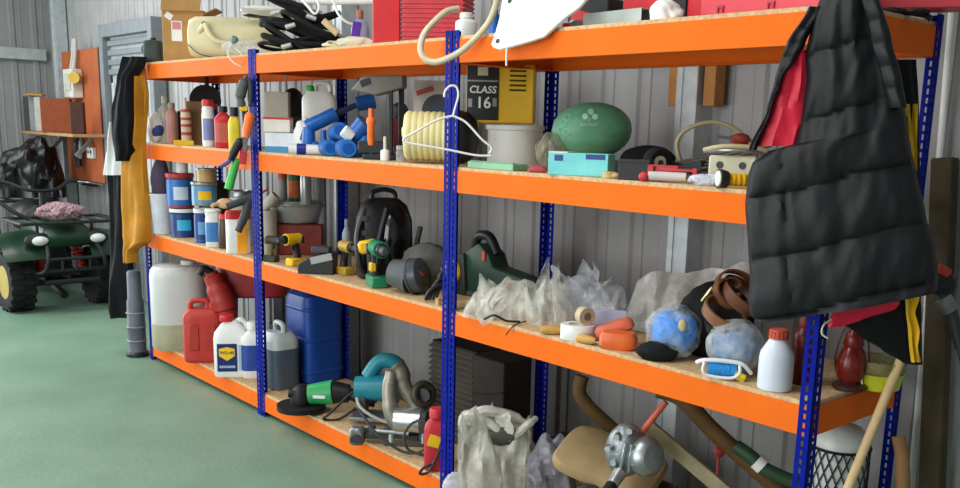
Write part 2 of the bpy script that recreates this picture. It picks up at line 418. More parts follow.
def carton(name, label, cat, u, Y, L, wd, dp, h, m, dz=0, rz=0, group=None, lid=None, bev=.5, labs=()):
    t = Th(name, label, cat, u, Y, L, dz, rz, group)
    t.part(t.b().box((0, 0, h/2), (wd, dp, h)), 'body', m, smooth=False, bev=bev)
    if lid: t.part(t.b().box((0, 0, h*.94), (wd*1.04, dp*1.04, h*.16)), 'lid', lid, smooth=False, bev=bev)
    for (x, z, w_, h_, mm) in labs: t.part(t.b().box((x, -dp/2-.15, z), (w_, .4, h_)), 'label', mm, smooth=False)
    return t
def jerry(name, label, cat, u, Y, L, wd, dp, h, m, cap, dz=0, rz=0, group=None, liquid=None, lev=.5, sq=5., lab=None, absrz=None):
    t = Th(name, label, cat, u, Y, L, dz, rz, group, absrz); r = wd/2; ay = dp/wd
    t.part(t.b().lathe([(r*.86, 0), (r*.98, h*.03), (r, h*.08), (r, h*.72), (r*.97, h*.78), (r*.72, h*.86), (r*.70, h*.865)], sq=sq, ay=ay, n=40), 'body', m)
    if liquid: t.part(t.b().lathe([(r*.87, h*.005), (r*.99, h*.03), (r*1.006, h*.08), (r*1.006, h*lev), ], sq=sq, ay=ay, n=40), 'liquid', liquid)
    t.part(t.b().tube([(-r*.62, 0, h*.82), (-r*.60, 0, h*.95), (-r*.35, 0, h*.985), (r*.05, 0, h*.985), (r*.22, 0, h*.95), (r*.24, 0, h*.84)], wd*.07, 10), 'handle', m)
    t.part(t.b().lathe([(wd*.13, h*.84), (wd*.13, h*.93), (wd*.11, h*.95)], c=(r*.5, 0, 0), n=16), 'cap', cap)
    if lab: t.part(t.b().lathe([(r*1.012, h*.2), (r*1.012, h*.62)], sq=sq, ay=ay, a0=-pi/2-.75, a1=-pi/2+.75, n=14), 'label', lab)
    return t
def crumple(b, c, d, seed, amp=.22, fr=2.2, flat=None, nu=56, nv=32): return b.ball(c, d, nu, nv, amp, fr, seed, flat, ridge=True)
def bag_b(b, outline, depth, seed, amp=3., f=.07, n=84, m=38):
    xs0, xs1 = outline[0][0], outline[-1][0]; Hm = max(z for _, z in outline); g = []
    for i in range(n+1):
        x = xs0+(xs1-xs0)*i/n; h = outline[-1][1]
        for (a, za), (c, zc) in zip(outline[:-1], outline[1:]):
            if a <= x <= c: t = (x-a)/max(1e-6, c-a); h = za+(zc-za)*(t*t*(3-2*t)*.4+t*.6); break
        wx = max(.05, min(1, (h/Hm)**.35)); row = []
        for j in range(m+1):
            ph = pi*j/m; y = -depth*cos(ph)*wx; z = h*max(0, sin(ph))**.62
            q = Vector((x*f, y*f, z*f*.8)); w = amp*1.5*facets(q, seed)+amp*noise.noise(q*.6+Vector((seed, 0, 0)))
            w *= min(1, h/10); row.append((x+w*.3, y-cos(ph)*w, max(.3, z+sin(ph)*w)))
        g.append(row)
    return b.grid(g)
def flap(b, c, wd, ht, tilt, lean, seed):
    M = Euler((lean, tilt, seed*1.3)).to_matrix(); g = []
    for j in range(13):
        row = []
        for i in range(17):
            a, h = i/16-.5, j/12; x = a*wd*(1-.55*h*h); z = h*ht*(1+.25*sin(seed+a*7)); y = 3.4*facets(Vector((x*.09, h*1.6, seed)), int(seed*10))+wd*.16*cos(a*pi)*(1 if seed % 2 > 1 else -1)
            row.append(M @ Vector((x, y, z))+Vector(c))
        g.append(row)
    return b.grid(g)
def rows_interp(rows, n):
    out = []
    v0, v1 = rows[0][0], rows[-1][0]
    for i in range(n):
        v = v0+(v1-v0)*i/(n-1)
        for a, b in zip(rows[:-1], rows[1:]):
            if a[0] <= v <= b[0]+1e-6:
                t = (v-a[0])/max(1e-6, b[0]-a[0]); s = t*t*(3-2*t)*.5+t*.5; out.append((v, a[1]+(b[1]-a[1])*s, a[2]+(b[2]-a[2])*s)); break
    return out
def plane_pt(u, v, p0, nrm):
    d = ray(u, v); return CAM+d*((p0-CAM).dot(nrm)/d.dot(nrm))
def drape(rows, p0, nrm, th, nr=50, nc=34, depth=None, fold=.012, ff=5., seed=0, back=.35, slant=0.):
    """closed cloth shell hanging in the vertical plane (p0, nrm); returns a world-space B"""
    R = rows_interp(rows, nr); loops = []
    for i, (v, a, c) in enumerate(R):
        lp = []
        for j in range(nc):
            t = j/nc
            if t < .5: x = t*2; sd = 1
            else: x = (1-t)*2; sd = -1
            u = a+(c-a)*x; bulge = sqrt(max(0, 1-(2*x-1)**2))
            vv = v+slant*(u-(a+c)/2)
            q = plane_pt(u, vv, p0, nrm)
            if sd > 0:
                dd = th*(bulge**.6)
                fz = noise.noise(Vector((x*ff+seed, vv*.012+x*1.2, seed*1.7)))*fold*2+noise.noise(Vector((u*.09+seed, vv*.03, 3.3)))*fold*.8
                dd += fz*min(1, bulge*1.6)
                if depth: dd += depth(u, vv)*min(1, bulge*2)
            else: dd = -th*back*bulge
            lp.append(q+nrm*dd)
        loops.append(lp)
    b = B(); vs = [p for l in loops for p in l]; fs = []
    for i in range(nr-1):
        for j in range(nc): fs.append((i*nc+j, i*nc+(j+1) % nc, (i+1)*nc+(j+1) % nc, (i+1)*nc+j))
    fs += [tuple(range(nc)), tuple((nr-1)*nc+j for j in range(nc-1, -1, -1))]
    return b.add(vs, fs)
def poly_sheet(poly, p0, nrm, th, bulge=0.):
    """thick flat panel traced in a vertical plane"""
    b = B(); n = len(poly); f = [plane_pt(u, v, p0, nrm) for u, v in poly]
    vs = [q+nrm*th/2 for q in f]+[q-nrm*th/2 for q in f]
    return b.add(vs, [tuple(range(n)), tuple(range(2*n-1, n-1, -1))]+[(i, n+i, n+(i+1) % n, (i+1) % n) for i in range(n)])

# common materials
m_blk = mat('#17181b', .45, 0, .2); m_rub = mat('#1e1e1f', .75, 0, .25, 30, .2, 80); m_wht = mat('#e6e6e2', .4, 0, .05); m_crm = mat('#e3d8ad', .42, 0, .08, 6)
m_red = mat('#c4262c', .38, 0, .10); m_yel = mat('#e8b81f', .4, 0, .08); m_blu = mat('#1f5fb4', .38, 0, .12); m_grn = mat('#2f8a46', .4); m_card = mat('#b58a55', .8, 0, .10, 12)
m_gry = mat('#8b8e90', .5); m_dgry = mat('#3c3f43', .55, 0, .2); m_olp = mat('#f0742a', .4); m_nat = mat('#d9dcd8', .35, 0, .05, 5); m_brn = mat('#7a4a2a', .6, 0, .2)
m_pal = mat('#cfb48a', .65, 0, .12, 12); m_teal = mat('#1f8091', .38, 0, .15); m_alu = mat('#b9bdc0', .3, .85, .15, 30); m_alud = mat('#85888a', .42, .7, .3, 30)
m_clr = film('#e9ece8', .42); m_bagw = film('#e8e6dd', .6); m_bagc = film('#e6e6e0', .45)

# ================================================================== BLACK PUFFER JACKET (hangs over the end corner of the shelving)
JN = Vector((.487, -.873, 0)).normalized(); JP0 = Vector((0, 0, 1)) + JN*.075
J = empty('puffer_jacket', 'black quilted puffer jacket with red lining hung over shelf end corner', 'jacket', (JP0.x, JP0.y, 1.0))
m_puff = mat('#0c0e12', .58, 0, .12, 20, .10, 60); m_lin = mat('#d81f3c', .5, 0, .10, 10, .2, 40)
seams = [-30, 48, 112, 178, 240, 300, 316, 332, 400]
def puff(u, v):
    s = v+.24*(u-840)+1.5*sin(u*.06)
    for a, c in zip(seams[:-1], seams[1:]):
        if a <= s < c:
            t = (s-a)/(c-a); e = abs(sin(pi*t))**.38
            wr = noise.noise(Vector((u*.11+s*.02, s*.035, a)))*.005*(1-.4*e)+noise.noise(Vector((u*.25, s*.02, a+3)))*.004*(1-e)-.006*math.exp(-((u-786-.06*(v-200))/2.2)**2)*(1 if v > 150 else 0)
            return -.012+.021*e+wr
    return 0
jr = [(-14, 822, 874), (20, 811, 884), (50, 804, 892), (72, 805, 898), (100, 801, 903), (134, 794, 907), (140, 766, 908), (150, 752, 909), (162, 748, 911), (190, 745, 917), (230, 748, 926), (264, 750, 935), (284, 748, 938), (299, 750, 938), (305, 756, 937)]
drape(jr, JP0, JN, .07, 130, 84, puff, .005, 6, 1, slant=-.17).obj('body', m_puff, J, off=J.location)
drape([(8, 808, 824), (45, 786, 805), (62, 780, 796), (78, 775, 784), (110, 767, 773), (150, 749, 757)], JP0+JN*.03, JN, .028, 50, 24, lambda u, v: .006*abs(sin(v*.22)), .004, 3, 5).obj('front_edge', m_puff, J, off=J.location)
drape([(-14, 857, 876), (40, 870, 892), (80, 881, 902), (108, 889, 907)], JP0+JN*.06, JN, .03, 60, 24, lambda u, v: .007*abs(sin(v*.14)), .004, 3, 9).obj('hood_edge', m_puff, J, off=J.location)
drape([(50, 790, 806), (80, 778, 809), (110, 769, 806), (146, 757, 798)], JP0+JN*.03, JN, .012, 30, 16, None, .008, 4, 6).obj('lining', m_lin, J, off=J.location)
B().tube([plane_pt(831, 318, JP0, JN)+JN*.02, plane_pt(824, 322, JP0, JN)+JN*.04, plane_pt(822, 330, JP0, JN)+JN*.045, plane_pt(828, 335, JP0, JN)+JN*.04], .0022, 6).obj('drawcord', m_crm, J, off=J.location)
# trousers behind the jacket: black with yellow stripe
TP0 = Vector((.012, .10, 1)); TN = Vector((.80, -.60, 0)).normalized(); TP0 = Vector((.05, .05, 1))
TR = empty('work_trousers', 'black work trousers with yellow side stripe hanging behind the puffer jacket', 'trousers', (TP0.x, TP0.y, .9))
tr_rows = [(60, 890, 914), (105, 888, 918), (170, 880, 920), (250, 850, 922), (300, 838, 921), (322, 836, 922)]
drape(tr_rows, TP0, TN, .022, 50, 30, None, .006, 4, 12).obj('leg', mat('#131417', .7, 0, .15), TR, off=TR.location)
drape([(318, 836, 921), (335, 858, 922), (350, 882, 922), (363, 903, 922)], TP0, TN, .02, 24, 30, None, .004, 4, 12).obj('hem', mat('#131417', .7, 0, .15), TR, off=TR.location)
drape([(104, 905, 918), (140, 905, 917), (170, 907, 917)], TP0+TN*.026, TN, .006, 20, 12).obj('stripe', m_yel, TR, off=TR.location)
drape([(296, 905, 918), (312, 906, 914), (330, 908, 919), (345, 909, 917), (362, 911, 921)], TP0+TN*.026, TN, .006, 30, 12).obj('stripe', m_yel, TR, off=TR.location)
drape([(297, 858, 897), (303, 842, 900), (309, 834, 896), (320, 829, 862), (327, 828, 840)], TP0+TN*.03, TN, .006, 20, 16, None, .002).obj('lining', m_lin, TR, off=TR.location)

# ================================================================== CLOTHES ON THE LEFT END
LN = Vector((.42, -.91, 0)).normalized()
def cloth(name, label, cat, rows, x, y, m, th=.05, seed=0, fold=.02, part='cloth', extra=None, ff=4.):
    p = Vector((x, y, 1)); v = rows[-1][0]; q = plane_pt((rows[-1][1]+rows[-1][2])/2, v, p, LN)
    b = drape(rows, p, LN, th, 60, 30, None, fold, ff, seed); o = b.obj(name, m, None, q, off=q); return tag(o, label, cat)
cloth('work_jacket', 'black fleece jacket hung on the far shelf end above the yellow overalls', 'jacket', [(57, 126, 147), (64, 124, 146), (80, 120, 137), (110, 114, 135), (130, 115, 134), (150, 118, 136), (161, 119, 132)], X0-.06, -.17, mat('#101216', .8, 0, .2), .05, 2, .02)
cloth('white_shirt', 'white shirt tail showing below black fleece jacket on far shelf end', 'shirt', [(122, 112, 122), (140, 109, 124), (160, 105, 126), (175, 103, 128)], X0-.14, -.06, mat('#d8dedd', .75, 0, .05), .03, 3)
cloth('black_trousers', 'long black trousers hanging down the far shelf end beside overalls', 'trousers', [(172, 111, 131), (200, 113, 132), (250, 113, 133), (290, 112, 134), (308, 111, 136), (317, 113, 135)], X0-.20, -.02, mat('#141519', .8, 0, .2), .05, 5)
cloth('yellow_overalls', 'mustard yellow waterproof overalls hanging on far shelf end', 'overalls', [(62, 137, 144), (75, 136, 146), (95, 135, 149), (140, 133, 146), (160, 126, 147), (200, 125, 150), (235, 126, 152), (242, 127, 151), (250, 127, 138), (262, 127, 137)], X0-.02, -.105, mat('#b97f22', .6, 0, .15, 10), .05, 8, .022)

# ================================================================== TOP LEVEL
t = Th('plastic_canister', 'dark green plastic canister at the end of top shelf', 'canister', 154, .045, 4, rz=-15)
t.part(t.b().lathe([(8, 0), (9, 1), (9, 19), (8, 21), (3, 22)], sq=4, ay=.8), 'body', mat('#2c3a33', .5)); t.part(t.b().tube([(-8, 0, 6), (-11, -2, 12), (-9, 0, 18)], 1.2), 'handle', m_gry); t.part(t.b().lathe([(3, 21), (3, 24)], n=12), 'cap', m_blk)
t = Th('cardboard_box', 'open brown cardboard box with a pink and white label', 'box', 189, .17, 4, rz=-14)
W_, D_, H_ = 39, 34, 49
t.part(t.b().box((0, 0, .8), (W_, D_, 1)).box((0, -D_/2, H_/2), (W_, 1, H_)).box((0, D_/2, H_/2), (W_, 1, H_)).box((-W_/2, 0, H_/2), (1, D_, H_)).box((W_/2, 0, H_/2), (1, D_, H_)), 'body', m_card, smooth=False, bev=.25)
t.part(t.b().box((0, -6, 0), (W_-2, 12, .8), (radians(70), 0, 0)), 'flap', m_card, smooth=False).location = (0, -D_/2*t.k, (H_+4)*t.k)
t.part(t.b().box((6, 0, 0), (13, D_-2, .8), (0, radians(-25), 0)), 'flap', m_card, smooth=False).location = (W_/2*t.k, 0, H_*t.k)
t.part(t.b().box((-6, -D_/2-.7, 29), (10, .4, 19)), 'label', m_wht, smooth=False); t.part(t.b().box((-6, -D_/2-.95, 34), (8, .3, 7)), 'label_print', mat('#d98a94', .6), smooth=False)
t.part(t.b().box((-13, -D_/2-.7, 43), (7, .4, 6), (0, .6, 0)), 'tape', m_wht, smooth=False)
# cream marine tank lying
t = Th('plastic_tank', 'long cream plastic tank with moulded handle lying beside the cardboard box', 'tank', 238, .30, 4, rz=-6)
t.part(t.b().lathe([(10, -46), (17, -44), (20, -38), (21, -20), (21, 20), (20, 36), (15, 44), (8, 46)], c=(0, 0, 22), r=(0, pi/2, 0), sq=3.2, ay=1.0, n=36), 'body', m_crm)
t.part(t.b().tube([(-34, -19, 26), (-27, -23, 33), (-24, -25, 26), (-16, -26, 18), (4, -26, 17), (26, -25, 21)], 2.6, 10), 'handle', m_crm)
t.part(t.b().cyl((-28, -20, 33), (-28, -24, 34), 2.2), 'cap', m_dgry); t.part(t.b().tube([(-44, -20, 14), (-34, -24, 6), (-20, -25, 3), (-8, -25, 5)], .5, 6), 'cord', m_dgry)
one('folded_sheet', 'white plastic sheet folded on top of cream tank', 'sheet', 284, .34, 4, lambda b: b.ball((0, 0, 0), (40, 22, 5), 30, 10, .15, 2.5, 3), m_wht, dz=47)
one('rubber_mat', 'thin dark rubber mat laid on the cream tank', 'mat', 262, .34, 4, lambda b: b.ball((0, 0, 0), (17, 9, 2), 24, 8, .1, 3, 5), m_blk, dz=44)
# black hoses
t = Th('coiled_hose', 'tangled heap of black hoses with grey couplings on the top shelf', 'hose', 303, .20, 4)
for i in range(11):
    rnd = random.Random(i*3+1); cx, cy, cz = rnd.uniform(-8, 8), rnd.uniform(-10, 12), 4+i*3.8; rx, ry = rnd.uniform(26, 40), rnd.uniform(10, 20); tilt = rnd.uniform(-.9, .5); ph = rnd.uniform(0, 6)
    pts = []
    for j in range(15):
        a = ph+j*2*pi/12; x = cx+rx*cos(a); pts.append((x, cy+ry*sin(a), max(2, cz+tilt*x*.6+2*sin(a*2+i))))
    t.part(t.b().tube(pts, 1.9+.5*(i % 3), 8, 4), 'hose', m_rub)
for i, (x, y, z) in enumerate([(-16, -22, 24), (34, -20, 12), (-20, -22, 5), (4, -22, 36), (-30, -18, 36)]): t.part(t.b().cyl((x, y, z), (x+9, y-1, z+3*(-1)**i), 2.6, 2.2), 'coupling', mat('#b7bdb9', .35, .3))
t = Th('plastic_bag', 'crumpled clear plastic bag beside blue upright on the top shelf', 'bag', 246, .05, 4); t.part(crumple(t.b(), (0, 0, 8), (21, 8, 8), 4, flat=8), 'bag', m_clr)
t.part(t.b().tube([(-13, -8, 10), (-17, -10, 0), (-12, -11, -8), (0, -11, -14), (8, -11, -20)], .7, 6), 'string', m_wht); t.part(t.b().tube([(-10, -9, 6), (2, -11, -6), (7, -11, -12), (5, -12, -22)], .7, 6), 'string', m_wht)
t.part(crumple(t.b(), (-11, -4, 14), (4, 4, 4), 2, nu=20, nv=12), 'knot', mat('#6f8f7c', .5))
one('plastic_pipe', 'long white plastic pipe laid over the black hoses', 'pipe', 340, .30, 4, lambda b: b.tube([(-38, 0, 0), (0, -2, 1), (40, -4, 3)], 3, 10), m_wht, dz=50)
one('white_tube', 'thin white tubing loops over black hoses', 'tube', 336, .14, 4, lambda b: b.tube([(-34, 2, 50), (-26, -4, 40), (-20, -6, 34), (-16, -4, 40), (-17, 0, 50), (-4, 0, 50), (2, -4, 36), (10, -6, 28), (24, -4, 24)], 1.3, 8), m_wht)
t = Th('file', 'wooden handled file sticking out of the black hose heap', 'tool', 341, .12, 4); t.part(t.b().cyl((-17, -4, 27), (-3, -5, 15), 3.2, 3.6), 'handle', m_pal); t.part(t.b().cyl((-3, -5, 15), (14, -5, 2), 1.6, 1), 'blade', m_steel)
t = Th('cleaner_pouch', 'purple and white cleaner pouch with brown cap beside red toolbox', 'pouch', 360, .12, 4); t.part(t.b().lathe([(8, 0), (9, 2), (9, 18), (7, 25), (3, 28), (3, 30)], sq=3, ay=.6), 'body', mat('#8a8fa8', .4)); t.part(t.b().box((-4, -6, 16), (8, .8, 18), (0, .15, 0)), 'label', mat('#5a2f9a', .4), bev=.2); t.part(t.b().lathe([(3.6, 29), (3.6, 35), (2.5, 37)], n=12, c=(0, 0, 0)), 'cap', mat('#9a5a3c'))
one('cleaning_cloth', 'crumpled cream rag at the front edge beside red toolbox', 'cloth', 355, .06, 4, lambda b: crumple(b, (0, 0, 4), (18, 7, 6), 9, flat=4), mat('#d8d3b8', .85))
t = Th('cord_bundle', 'small pale cord bundle lying below wooden handled file', 'cord', 331, .05, 4); [t.part(t.b().torus((i*2-2, 0, 2.2+i), 6, 1.3, 18, 6, (.2*i, .1, 0)), 'loop', m_crm) for i in range(3)]
carton('metal_toolbox', 'plain red metal toolbox standing upright on top shelf', 'toolbox', 388, .13, 4, 27, 26, 52, m_red, rz=-8, bev=1)
# ribbed red crate
t = Th('ribbed_crate', 'red plastic case with horizontal ribs beside plain red toolbox', 'crate', 438, .25, 4, rz=-14)
t.part(t.b().box((0, 0, 30), (62, 44, 60)), 'body', mat('#b32430', .45, 0, .1), smooth=False, bev=1.5)
for i in range(13): t.part(t.b().box((0, 0, 4+i*4.4), (64, 46, 2)), 'rib', mat('#bd2c38', .45), smooth=False, bev=.5)
# cream hose loop round upright
t = Th('hose_loop', 'loop of cream hose hanging over front beam at the blue upright', 'hose', 452, -.03, 4)
t.part(t.b().tube([(44, 26, 40), (43, -2, 30), (34, -30, 8), (13, -19, -14), (-10, -9, -26), (-24, -5, -26), (-31, -2, -16), (-28, 4, 0), (-17, 10, 14), (-6, 16, 24), (6, 24, 28)], 3.2, 12), 'hose', mat('#cdc4a6', .45)); t.part(t.b().cyl((44, 26, 38), (48, 28, 48), 5, 4.5), 'coupling', m_crm)
bottle('white_bottle', 'translucent white plastic bottle lying behind the cream hose loop', 'bottle', 466, .12, 4, 22, 26, m_nat, m_wht, neck=.5, caph=.2, dz=0)
bottle('blue_bottle', 'small blue bottle beside hanging white plastic panel', 'bottle', 494, .10, 4, 13, 27, m_blu, m_blu, neck=.5)
# white moulded panel overhanging
WP = Vector((-1.22, -.065, 1.74)); WN = Vector((.12, -.92, .36)).normalized()
o = poly_sheet([(492, 45), (494, 48), (500, 50), (512, 47), (530, 42), (545, 37), (556, 27), (566, 18), (580, 8), (590, -4), (594, -14), (506, -14), (503, 2), (500, 20), (496, 34)], WP, WN, .012)
q = plane_pt(540, 20, WP, WN); pn = o.obj('moulded_panel', mat('#efefe9', .35, 0, .03), None, q, off=q, smooth=False, bev=.003, seg=2); tag(pn, 'white moulded plastic panel with two bolt holes overhanging the top beam', 'panel')
for (u, v) in ((499, 42), (511, 2)): c_ = plane_pt(u, v, WP, WN)-q; B().cyl(c_+WN*.004, c_+WN*.0085, .008, .008, 12).obj('bolt_hole', m_dgry, pn)
c_ = plane_pt(507, 46, WP, WN)-q; B().tube([c_, c_+Vector((.001, -.002, -.03)), c_+Vector((0, 0, -.062))], .0035, 8).obj('cord', m_wht, pn)
t = Th('steel_channel', 'grey galvanised steel channel lying along front edge of top shelf', 'channel', 611, .10, 4, absrz=-3)
t.part(t.b().box((0, 0, 8), (82, 1, 16)).box((0, 9, 15.5), (82, 18, 1)).box((0, 18, 8), (82, 1, 16)), 'body', mat('#a9b5b0', .5, .3, .15, 12), smooth=False, bev=.3)
t = Th('red_toolbox', 'red toolbox with black latch panel behind white rag', 'toolbox', 672, .34, 4, absrz=0); t.part(t.b().box((0, 0, 22), (100, 40, 44)), 'body', m_red, smooth=False, bev=1); t.part(t.b().box((22, -21, 20), (22, 3, 18)), 'latch_panel', m_blk, smooth=False, bev=.5); t.part(t.b().tube([(-20, -21, 14), (-20, -24, 18), (10, -24, 18), (10, -21, 14)], 1), 'handle', m_steel)
one('white_rag', 'bright white rag tossed over the grey steel channel end', 'cloth', 667, .08, 4, lambda b: crumple(b, (0, 0, 7), (17, 12, 13), 12, .3, flat=7), mat('#eeece6', .8))
one('screw_top_pot', 'small red screw-top pot beside white moulded panel', 'pot', 566, .10, 4, lambda b: b.lathe([(4.5, 0), (4.5, 6), (3.5, 7.5)], n=14), m_red)
one('steel_clamp', 'small steel pipe clamp on top shelf beside red cap', 'clamp', 574, .17, 4, lambda b: b.torus((0, 0, 7), 5, 2, 18, 8, (pi/2, 0, 0)).box((5, 0, 11), (6, 4, 4)), m_steel)
t = Th('black_drill_case', 'black and red power tool case behind steel channel', 'case', 598, .36, 4, absrz=0); t.part(t.b().box((0, 0, 18), (56, 34, 36)), 'body', m_blk, smooth=False, bev=1.5); t.part(t.b().box((-6, -17.5, 20), (30, 2, 12), (0, .25, 0)), 'stripe', m_red, smooth=False, bev=.4)
t = Th('steel_case', 'long pinkish red steel case with two latches on the top shelf', 'case', 780, .16, 4, absrz=0); cr = mat('#cf4450', .42, 0, .06)
t.part(t.b().box((0, 0, 22), (168, 40, 44)), 'body', cr, smooth=False, bev=1)
for x in (-58, 2): t.part(t.b().box((x, -20.5, 12), (9, 2, 2.5)).box((x-3, -21, 9), (2, 2, 5)).box((x+3, -21, 9), (2, 2, 5)), 'latch', mat('#a83440', .4), smooth=False, bev=.3)
pR = un(915, 8.5, 2, TOPZ[4]+.026)
o = tag(B().box((0, .05, .05), (.62, .10, .10)).obj('red_steel_ramp', cr, None, pR, radians(28), smooth=False, bev=.004), 'long red steel box section laid across shelf end and sticking out', 'ramp')
one('black_gloves', 'pair of black work gloves bunched at the shelf end', 'gloves', 903, .30, 4, lambda b: crumple(b, (-10, 0, 4), (16, 9, 4), 3, .2, flat=4).ball((14, -6, 3), (12, 6, 3.4), 24, 14, .2, 2, 8, 3).tube([(-6, 4, 4), (6, 3, 3), (20, 0, 0), (26, -2, -4)], 3), m_blk)

# ================================================================== LEVEL 3, far bay
G3 = None
t = Th('detergent_bag', 'blue and white printed detergent bag beside yellow overalls', 'bag', 156, .06, 3); t.part(t.b().ball((0, 0, 15), (8, 6, 15), 24, 16, .12, 2, 3, 15), 'bag', m_wht); t.part(t.b().ball((1, -1.5, 13), (7, 5.2, 8), 20, 12, .1, 2, 3), 'print', mat('#39478c', .5))
bottle('trigger_sprayer', 'clear plastic trigger spray bottle on middle shelf', 'bottle', 166, .12, 3, 12, 46, film('#c9c9b5', .55), mat('#d9d9cf'), neck=.35, caph=.16)
bottle('pink_bottle', 'dusty pink plastic bottle between sprayer and sealant tube', 'bottle', 173, .10, 3, 11, 40, mat('#b07a70', .45), mat('#8a8a74'), neck=.5, caph=.12)
bottle('dark_bottle', 'slim dark brown bottle beside striped sealant tube', 'bottle', 180, .16, 3, 6, 32, mat('#2e2224', .3), m_blk, neck=.5)
rs = mat('#b04034')
bottle('sealant_tube', 'beige sealant tube with red stripes standing on middle shelf', 'tube', 187, .12, 3, 10, 46, mat('#c9b79a', .45), mat('#c9b79a'), neck=.22, caph=.2, stripes=[(.2, .27, rs), (.38, .44, rs), (.52, .58, rs), (.70, .75, rs)])
carton('yellow_pack', 'flat yellow pack lying at front below striped sealant tube', 'pack', 184, .035, 3, 19, 9, 5, m_yel)
carton('brown_box', 'worn brown wooden block box behind the white aerosol', 'box', 199, .22, 3, 17, 18, 42, mat('#7d5f40', .75, 0, .25), rz=-12)
bottle('white_aerosol', 'white aerosol with red cap and dark blue band', 'aerosol', 209, .08, 3, 12, 46, m_wht, m_red, neck=.8, caph=.14, capw=5.5, lab=mat('#7f86b4', .4))
bottle('blue_aerosol', 'dark blue aerosol tucked behind the red bottle', 'aerosol', 215, .14, 3, 9, 42, mat('#1b2f86', .35), m_red, neck=.8, caph=.14)
bottle('red_bottle', 'red plastic oil bottle with black cap on middle shelf', 'bottle', 224, .06, 3, 17, 41, m_red, m_blk, neck=.45, caph=.14, sq=3, ay=.7, lab=mat('#c25a50', .45))
bottle('yellow_bottle', 'yellow bottle with black and white cap beside blue upright', 'bottle', 235, .05, 3, 12, 41, mat('#e6cf3a', .4), m_blk, neck=.6, caph=.22, sq=3, ay=.8)
t = Th('frying_pan', 'black pan hanging from back of top shelf above red bottle', 'pan', 207, .40, 3, dz=42); t.part(t.b().cyl((0, 0, 0), (0, -4, 0), 14, 15, 24), 'pan', m_blk); t.part(t.b().box((2, -2, 16), (4, 2, 18)), 'handle', m_blk, bev=.5)
# tools hanging on the second upright
def hang(name, label, cat, u, v, y=-.03): return Th(name, label, cat, u, y, 3, p=un(u, v, 1, y))
t = hang('garden_shears', 'grey garden shears with yellow catch hung on blue upright', 'shears', 246, 76, -.025)
t.part(t.b().tube([(0, 0, 0), (-4, -1, -12), (-6, -2, -22), (-3, -2, -34)], [2, 5, 5.5, 4, 3], 10), 'handle', mat('#4d5452', .5)); t.part(t.b().tube([(3, 0, -2), (4, -1, -14), (3, -1, -30)], [1.5, 3, 3, 2], 10), 'handle', m_dgry)
t.part(t.b().box((-3, -3, -32), (8, 4, 5)), 'catch', m_yel, bev=.8); t.part(t.b().prism([(-5, -34), (1, -34), (-1, -60), (-4, -62)], -1, 1), 'blade', m_dgry)
t = hang('orange_handled_knife', 'orange handled knife hanging on blue upright', 'knife', 247, 113, -.04); t.part(t.b().tube([(3, 0, 0), (1, -1, -10), (-2, -1, -24)], [3.6, 4.6, 4.6, 3.8], 10), 'handle', m_olp); t.part(t.b().prism([(-5, -23), (1, -25), (-2, -38), (-5, -38)], -.6, .6), 'blade', m_steel)
t = hang('pliers', 'black pliers with blue tips hanging tilted on the blue upright', 'pliers', 238, 140, -.05); t.part(t.b().tube([(4, 0, 2), (-2, -1, -8), (-8, -1, -20)], [2, 4.2, 4.2, 3], 10), 'handle', m_blk); t.part(t.b().tube([(-8, -1, -20), (-13, -1, -24), (-19, -1, -27)], [2.6, 2.2, 1.6], 8), 'tip', mat('#3c4f9c'))
t = hang('red_tag', 'red plastic hook tag hanging below orange handled knife', 'tag', 243, 144, -.03); t.part(t.b().box((0, 0, -10), (7, 2, 20), (0, .12, 0)), 'tag', mat('#c43644', .5), bev=.7)
t = hang('green_handled_brush', 'green tube handle hanging beside blue upright', 'brush', 237, 160, -.05); t.part(t.b().cyl((0, 0, 2), (-9, 0, -29), 4, 4.4), 'handle', mat('#45b04c', .4))

# ------------------------------------------------ level 3, middle bay
t = carton('beige_box', 'plain beige cardboard box standing behind blue and white carton', 'box', 279, .30, 3, 23, 16, 56, mat('#b9b4a6', .7), rz=-10)
t = Th('black_appliance', 'small black appliance with thin upright rod behind white jug', 'appliance', 294, .40, 3); t.part(t.b().ball((0, 0, 42), (12, 10, 18), 20, 14), 'hood', m_blk); t.part(t.b().lathe([(10, 0), (9, 30), (7, 42)]), 'stand', m_dgry); t.part(t.b().cyl((-6, 0, 54), (-6, 0, 76), .9), 'rod', m_gry)
carton('blue_carton', 'white carton with blue base carrying the red lidded box', 'carton', 283, .09, 3, 31, 20, 19, mat('#d7dde4', .5), rz=-10, labs=[(0, 3, 31, 6, mat('#3d8ab8', .5))])
carton('red_lid_box', 'cream box with red lid stacked on white and blue carton', 'box', 279, .10, 3, 26, 18, 14, mat('#d6d0c4', .5), dz=19.5, rz=-10, lid=mat('#c0323a', .45))
jerry('white_jug', 'white plastic jug with bright green cap behind blue cans', 'jug', 320, .32, 3, 34, 22, 68, m_wht, mat('#3cae4a', .4), rz=180)
t = Th('seed_packet', 'crumpled white packet leaning on white and blue carton', 'packet', 304, .14, 3); t.part(t.b().ball((0, 0, 17), (9, 6, 17), 20, 14, .2, 2, 6, 17), 'pack', m_wht); t.part(t.b().box((1, -6, 17), (8, 1.2, 10), (0, .3, 0)), 'print', mat('#6c6f80', .5), bev=.2)
